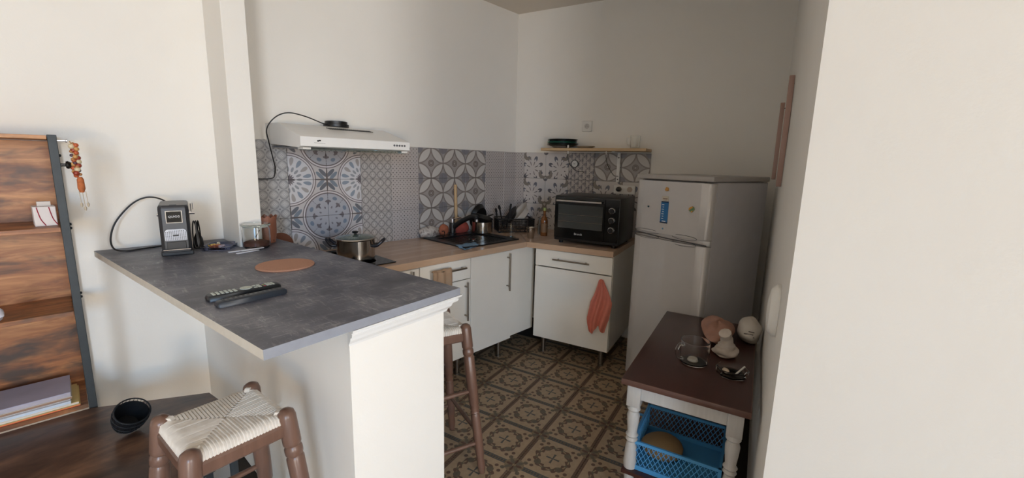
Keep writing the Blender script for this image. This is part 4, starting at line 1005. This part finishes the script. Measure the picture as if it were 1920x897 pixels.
# hanging ornament
orn = thing('bead_ornament', 'red and gold beaded ornament hanging from the bookshelf hook', 'ornament', (-2.788, -.288, 1.455))
q = MB(); q.tube([(0, 0, 0), (.006, 0, -.02)], .002, 6); q.done('string', plain('gold_string', (170, 130, 80), .6), orn)
zc = -.01
for k in range(26):
    c = [(176, 120, 70), (150, 60, 40), (200, 150, 90), (90, 60, 70), (214, 196, 160), (186, 90, 50)][(k * 5) % 6]; rr_ = .006 + .004 * ((k * 7) % 3) / 2
    q = MB(); q.lathe([(rr_ * sin(a), -rr_ * cos(a)) for a in (0.05, .6, 1.2, 1.8, 2.4, 3.09)], 10, (.008 + .008 * sin(k * 1.9), .006 * cos(k * 2.3), zc)); q.done('bead', plain('bead_%d' % ((k * 5) % 6), c, .35), orn); zc -= .0048
q = MB(); q.lathe([(.006, -.05), (.011, -.035), (.010, 0), (.006, .01)], 12, (.014, 0, zc - .01), sx=1); q.done('tassel', plain('orange_tassel', (196, 110, 60), .8, var=.3, sc=90), orn); 
for k in range(3):
    x = .006 + .009 * k; L_ = .05 + .015 * (k % 2)
    q = MB(); q.tube([(x, 0, zc - .055), (x + .002, 0, zc - .055 - L_)], .0012, 5); q.lathe([(.001, -.012), (.004, -.006), (.004, .002), (.001, .006)], 8, (x + .002, 0, zc - .055 - L_)); q.done('fringe', plain('pale_fringe', (196, 180, 156), .6), orn)
# black basket candle holder tipped on the desk
bk = thing('wire_basket', 'small black woven wire basket lying tipped on the low table', 'basket', (-2.745, -.625, .3855))
q = MB(); n = 30
def ringp(k, r, z): a = 2 * pi * k / n; return (r * cos(a), r * sin(a), z)
MR = Matrix.Translation((0, 0, .058)) @ Matrix.Rotation(radians(20), 4, 'Z') @ Matrix.Rotation(radians(38), 4, 'X')
q.T = MR
pr_ = [(.036, -.045), (.048, -.02), (.053, .015), (.052, .042)]
for k in range(n):
    if k % 10 != 0: q.tube([ringp(k, r, z) for r, z in pr_], .0011, 4)
for r, z in ((.036, -.045), (.050, -.008), (.0535, .02), (.052, .042)): q.tube([ringp(k, r, z) for k in range(n + 1)], .0028 if z > .04 or z < -.04 else .0022, 6, cap=False)
q.lathe([(0, -.047), (.036, -.047), (.036, -.044), (0, -.044)], 24)
q.lathe([(.034, -.043), (.050, .0), (.050, .03)], 24, cap=False)
q.done('basket_body', mat('black_wire', lambda: MIX(NZ(20), lin((20, 24, 28)), lin((42, 46, 52))), .45, .3), bk)
zmin = min((bk.children[0].matrix_basis @ v.co).z for v in bk.children[0].data.vertices); bk.children[0].location.z -= zmin
# ------------------------------------------------------------ side table
NL, FLc, NR = Vector((-1.409, -1.897, 0)), Vector((-.512, -1.691, 0)), Vector((-1.318, -2.352, 0))
AT_ = atan2(.206, .897); tb = thing('side_table', 'dark wood-topped side table with turned grey legs by the right wall', 'table', (NR.x, NR.y + .012, 0), AT_)
TW, TL = .445, .915      # local: x away from camera, y to the left
MB().box(0, TL, 0, TW, .575, .60, .004, 2).done('top', [TABLEW, TABLEE], tb)
o = tb.children[0]
for p in o.data.polygons:
    if p.normal.x < -.3 or abs(p.normal.y) > .3: p.material_index = 1
q = MB(); q.box(.045, .063, .05, TW - .05, .505, .575); q.box(TL - .063, TL - .045, .05, TW - .05, .505, .575); q.box(.06, TL - .06, .03, .045, .505, .575); q.box(.06, TL - .06, TW - .045, TW - .03, .505, .575); q.done('apron', GREYW, tb, smooth=False)
for x in (.055, TL - .055):
    for y in (.045, TW - .045):
        q = MB(); q.box(x - .026, x + .026, y - .026, y + .026, .475, .575, .002)
        q.lathe([(.018, 0), (.022, .02), (.016, .05), (.024, .09), (.019, .10), (.025, .11), (.019, .12), (.018, .14), (.026, .22), (.022, .29), (.017, .315), (.024, .325), (.018, .335), (.025, .345), (.018, .355), (.023, .40), (.025, .43), (.019, .45), (.026, .458), (.022, .475)], 18, (x, y, 0))
        q.done('leg', GREYW, tb, ang=45)
MB().box(.02, TL - .02, .02, TW - .02, .185, .20).done('lower_shelf', TABLEW, tb, smooth=False)
tbm = Matrix.Translation(tb.location) @ Matrix.Rotation(AT_, 4, 'Z')
# blue crate basket
BLU = plain('blue_plastic', (72, 142, 192), .4, var=.05)
ck = thing('plastic_basket', 'bright blue lattice plastic basket on the lower shelf of the side table', 'basket', tbm @ Vector((.05, .075, .2005)), AT_)
bw, bd_, bh = .30, .32, .125
q = MB()
def lattice(P0, du, dv, Lu, Lv, nn, mm):
    P0, du, dv = Vector(P0), Vector(du), Vector(dv); st = Lu / nn
    sv = Lv / mm
    for i in range(nn):
        for j in range(mm):
            a = P0 + du * (i + (.5 if j % 2 else 0)) * st + dv * j * sv
            if i + (.5 if j % 2 else 0) + .5 <= nn: q.tube([a, a + du * st * .5 + dv * sv], .0016, 4)
            if i + (.5 if j % 2 else 0) - .5 >= 0: q.tube([a, a - du * st * .5 + dv * sv], .0016, 4)
z0_ = .02
lattice((0, 0, z0_), (0, 1, 0), (0, 0, 1), bd_, bh - .03, 17, 6); lattice((bw, 0, z0_), (0, 1, 0), (0, 0, 1), bd_, bh - .03, 17, 6)
lattice((0, 0, z0_), (1, 0, 0), (0, 0, 1), bw, bh - .03, 16, 6); lattice((0, bd_, z0_), (1, 0, 0), (0, 0, 1), bw, bh - .03, 16, 6)
lab(q.done('lattice_sides', BLU, ck), 'open diamond lattice sides')
q = MB()
for (a, b, c_, d_) in ((-.004, bw + .004, -.004, .004), (-.004, bw + .004, bd_ - .004, bd_ + .004), (-.004, .004, -.004, bd_ + .004), (bw - .004, bw + .004, -.004, bd_ + .004)):
    q.box(a, b, c_, d_, bh - .012, bh); q.box(a, b, c_, d_, 0, z0_)
for x in (0, bw):
    for y in (0, bd_): q.box(x - .006, x + .006, y - .006, y + .006, 0, bh)
q.box(0, bw, 0, bd_, 0, .003); q.done('frame', BLU, ck, smooth=False)
q = MB(); q.tube(smoothpath([(.09, bd_, bh - .01), (.10, bd_ + .03, bh - .008), (.15, bd_ + .04, bh - .008), (.20, bd_ + .03, bh - .008), (.21, bd_, bh - .01)]), .006, 8); q.done('handle', BLU, ck)
ckm = Matrix.Translation(ck.location) @ Matrix.Rotation(AT_, 4, 'Z')
o = lumpy('bread_loaf', tuple(ckm @ Vector((.15, .225, .0035))), .085, .085, .042, plain('bread_crust', (150, 122, 84), .8, var=.15, sc=20), .05, 2, 31, flat=.2, rotz=AT_ + .3); tag(o, 'round yellow-brown loaf lying inside the blue basket', 'bread')
# table things
ZB = .60
gj = thing('glass_mug_large', 'clear ribbed glass mug with handle and candle stub on the side table', 'mug', (-1.075, -2.055, ZB), radians(150))
q = MB(); q.lathe([(0, 0), (.050, 0), (.056, .006), (.058, .05), (.057, .095), (.0585, .098), (.055, .098), (.0535, .05), (.052, .010), (0, .007)], 48); q.done('mug_body', GLASS, gj)
q = MB(); q.tube(smoothpath([(.056, 0, .085), (.078, 0, .088), (.090, 0, .065), (.082, 0, .035), (.056, 0, .025)]), .006, 8); q.done('handle', GLASS, gj)
MB().lathe([(0, .0075), (.020, .0075), (.022, .012), (.018, .02), (0, .02)], 18, (.005, .0, 0)).done('candle_stub', plain('wax', (206, 200, 188), .5), gj)
ash = thing('glass_dish', 'low clear glass ashtray nearest the front of the side table', 'ashtray', (-1.075, -2.205, ZB), radians(20))
MB().lathe([(0, 0), (.052, 0), (.058, .006), (.060, .028), (.055, .030), (.050, .010), (0, .007)], 8).done('dish', GLASS, ash)
o = lumpy('soap_piece', (-1.085, -2.185, ZB + .0075), .021, .012, .008, plain('ivory_soap', (210, 190, 168), .6), .06, 2, 4, flat=.1, rotz=.6); tag(o, 'ivory pebble-like soap piece lying in the glass ashtray', 'soap')
q = MB(); q.tube([(-1.082, -2.222, ZB + .012), (-1.030, -2.238, ZB + .030)], .0035, 8); tag(q.done('cigarette', plain('white_cigarette', (226, 222, 214), .6)), 'thin white cigarette resting on the glass ashtray rim', 'cigarette')
KR = mat('brown_pink_paper', lambda: MIX(NZ(14, 4), lin((150, 108, 92)), lin((188, 144, 124))), .6, bump=lambda: NZ(22, 4), bstr=.8, bdist=.006)
o = lumpy('paper_bag', (-.705, -2.030, ZB + .001), .135, .068, .046, KR, .22, 4, 42, nu=36, nv=20, flat=.25, rotz=radians(14)); tag(o, 'crumpled brownish-pink bag lying at the back of the side table', 'bag')
o = lumpy('bread_bag', (-.625, -2.150, ZB + .001), .105, .052, .060, plain('white_bag', (206, 198, 186), .5, var=.06, sc=10, bump=lambda: NZ(25, 4), bstr=.5, bdist=.004), .12, 3, 51, nu=30, nv=16, flat=.25, rotz=radians(14)); tag(o, 'white bag with faint dark printing at the right of the side table', 'bag')
o2 = o
q = MB()
for k, (a, b) in enumerate([(-.02, .02), (-.014, .024), (-.018, .006)]): q.box(-.0, .0012, a, b, -.012 + k * .012, -.008 + k * .012)
MW = o2.rotation_euler.to_matrix().to_4x4(); pr = q.done('print', plain('faint_print', (90, 78, 74), .6), o2); pr.location = (-.104, .0, .056); pr.rotation_euler = (0, .3, .0)
o = lumpy('garlic_bag', (-.900, -2.128, ZB + .001), .058, .050, .026, mat('garlic_bag', lambda: MIX(NZ(22, 3), lin((176, 160, 146)), lin((214, 204, 192))), .5, bump=lambda: NZ(30, 4), bstr=.6, bdist=.004), .16, 4, 61, nu=30, nv=16, flat=.25,
          neck=([(0, 0, .030), (.003, .0, .055), (-.002, .002, .078), (-.014, .004, .096), (-.022, .006, .108)], [.036, .027, .024, .026, .012, .004])); tag(o, 'knotted off-white plastic bag standing between the glass mug and the bags', 'bag')
# boards on the right wall
def board(label, s, z0, z1, off, w0, group='wooden boards on the right wall'):
    t = thing('wooden_board', label, 'wall board', PC(s, off, z0), AC, group)
    H = z1 - z0; q = MB(); poly = [(-.010, 0), (.010, 0), (w0, H * .62), (w0 * .9, H * .72), (.012, H), (-.012, H), (-w0 * .8, H * .68), (-w0, H * .55)]
    q.T = Matrix(((1, 0, 0, 0), (0, 0, 1, 0), (0, 1, 0, 0), (0, 0, 0, 1))); q.prism(poly, -.011, .011, .002); q.done('plank', woodmat('reddish_board', (160, 128, 116), (186, 154, 140), .5), t)
    q = MB(); q.tube([(0, off - .001, H * .93), (0, 0, H * .93)], .003, 6); q.done('peg', BLACK_PL, t)
    return t
board('longer reddish wooden board hanging on the right wall', .95, 1.330, 1.845, .0130, .030)
board('shorter reddish wooden board hanging behind the longer one', .35, 1.352, 1.80, .024, .020)
sw = thing('wall_hook', 'white oval hook plate low on the right wall near its edge', 'hook', PC(1.90, .0005, .985), AC)
q = MB(); q.lathe([(.042, 0), (.042, .010), (.034, .024), (.015, .030), (0, .031)], 24, sx=1, sy=2.0); q.T = Matrix.Identity(4)
for v in q.bm.verts: v.co = Vector((v.co.x, v.co.z * -1, v.co.y))
q.done('plate', WHITE_PL, sw)
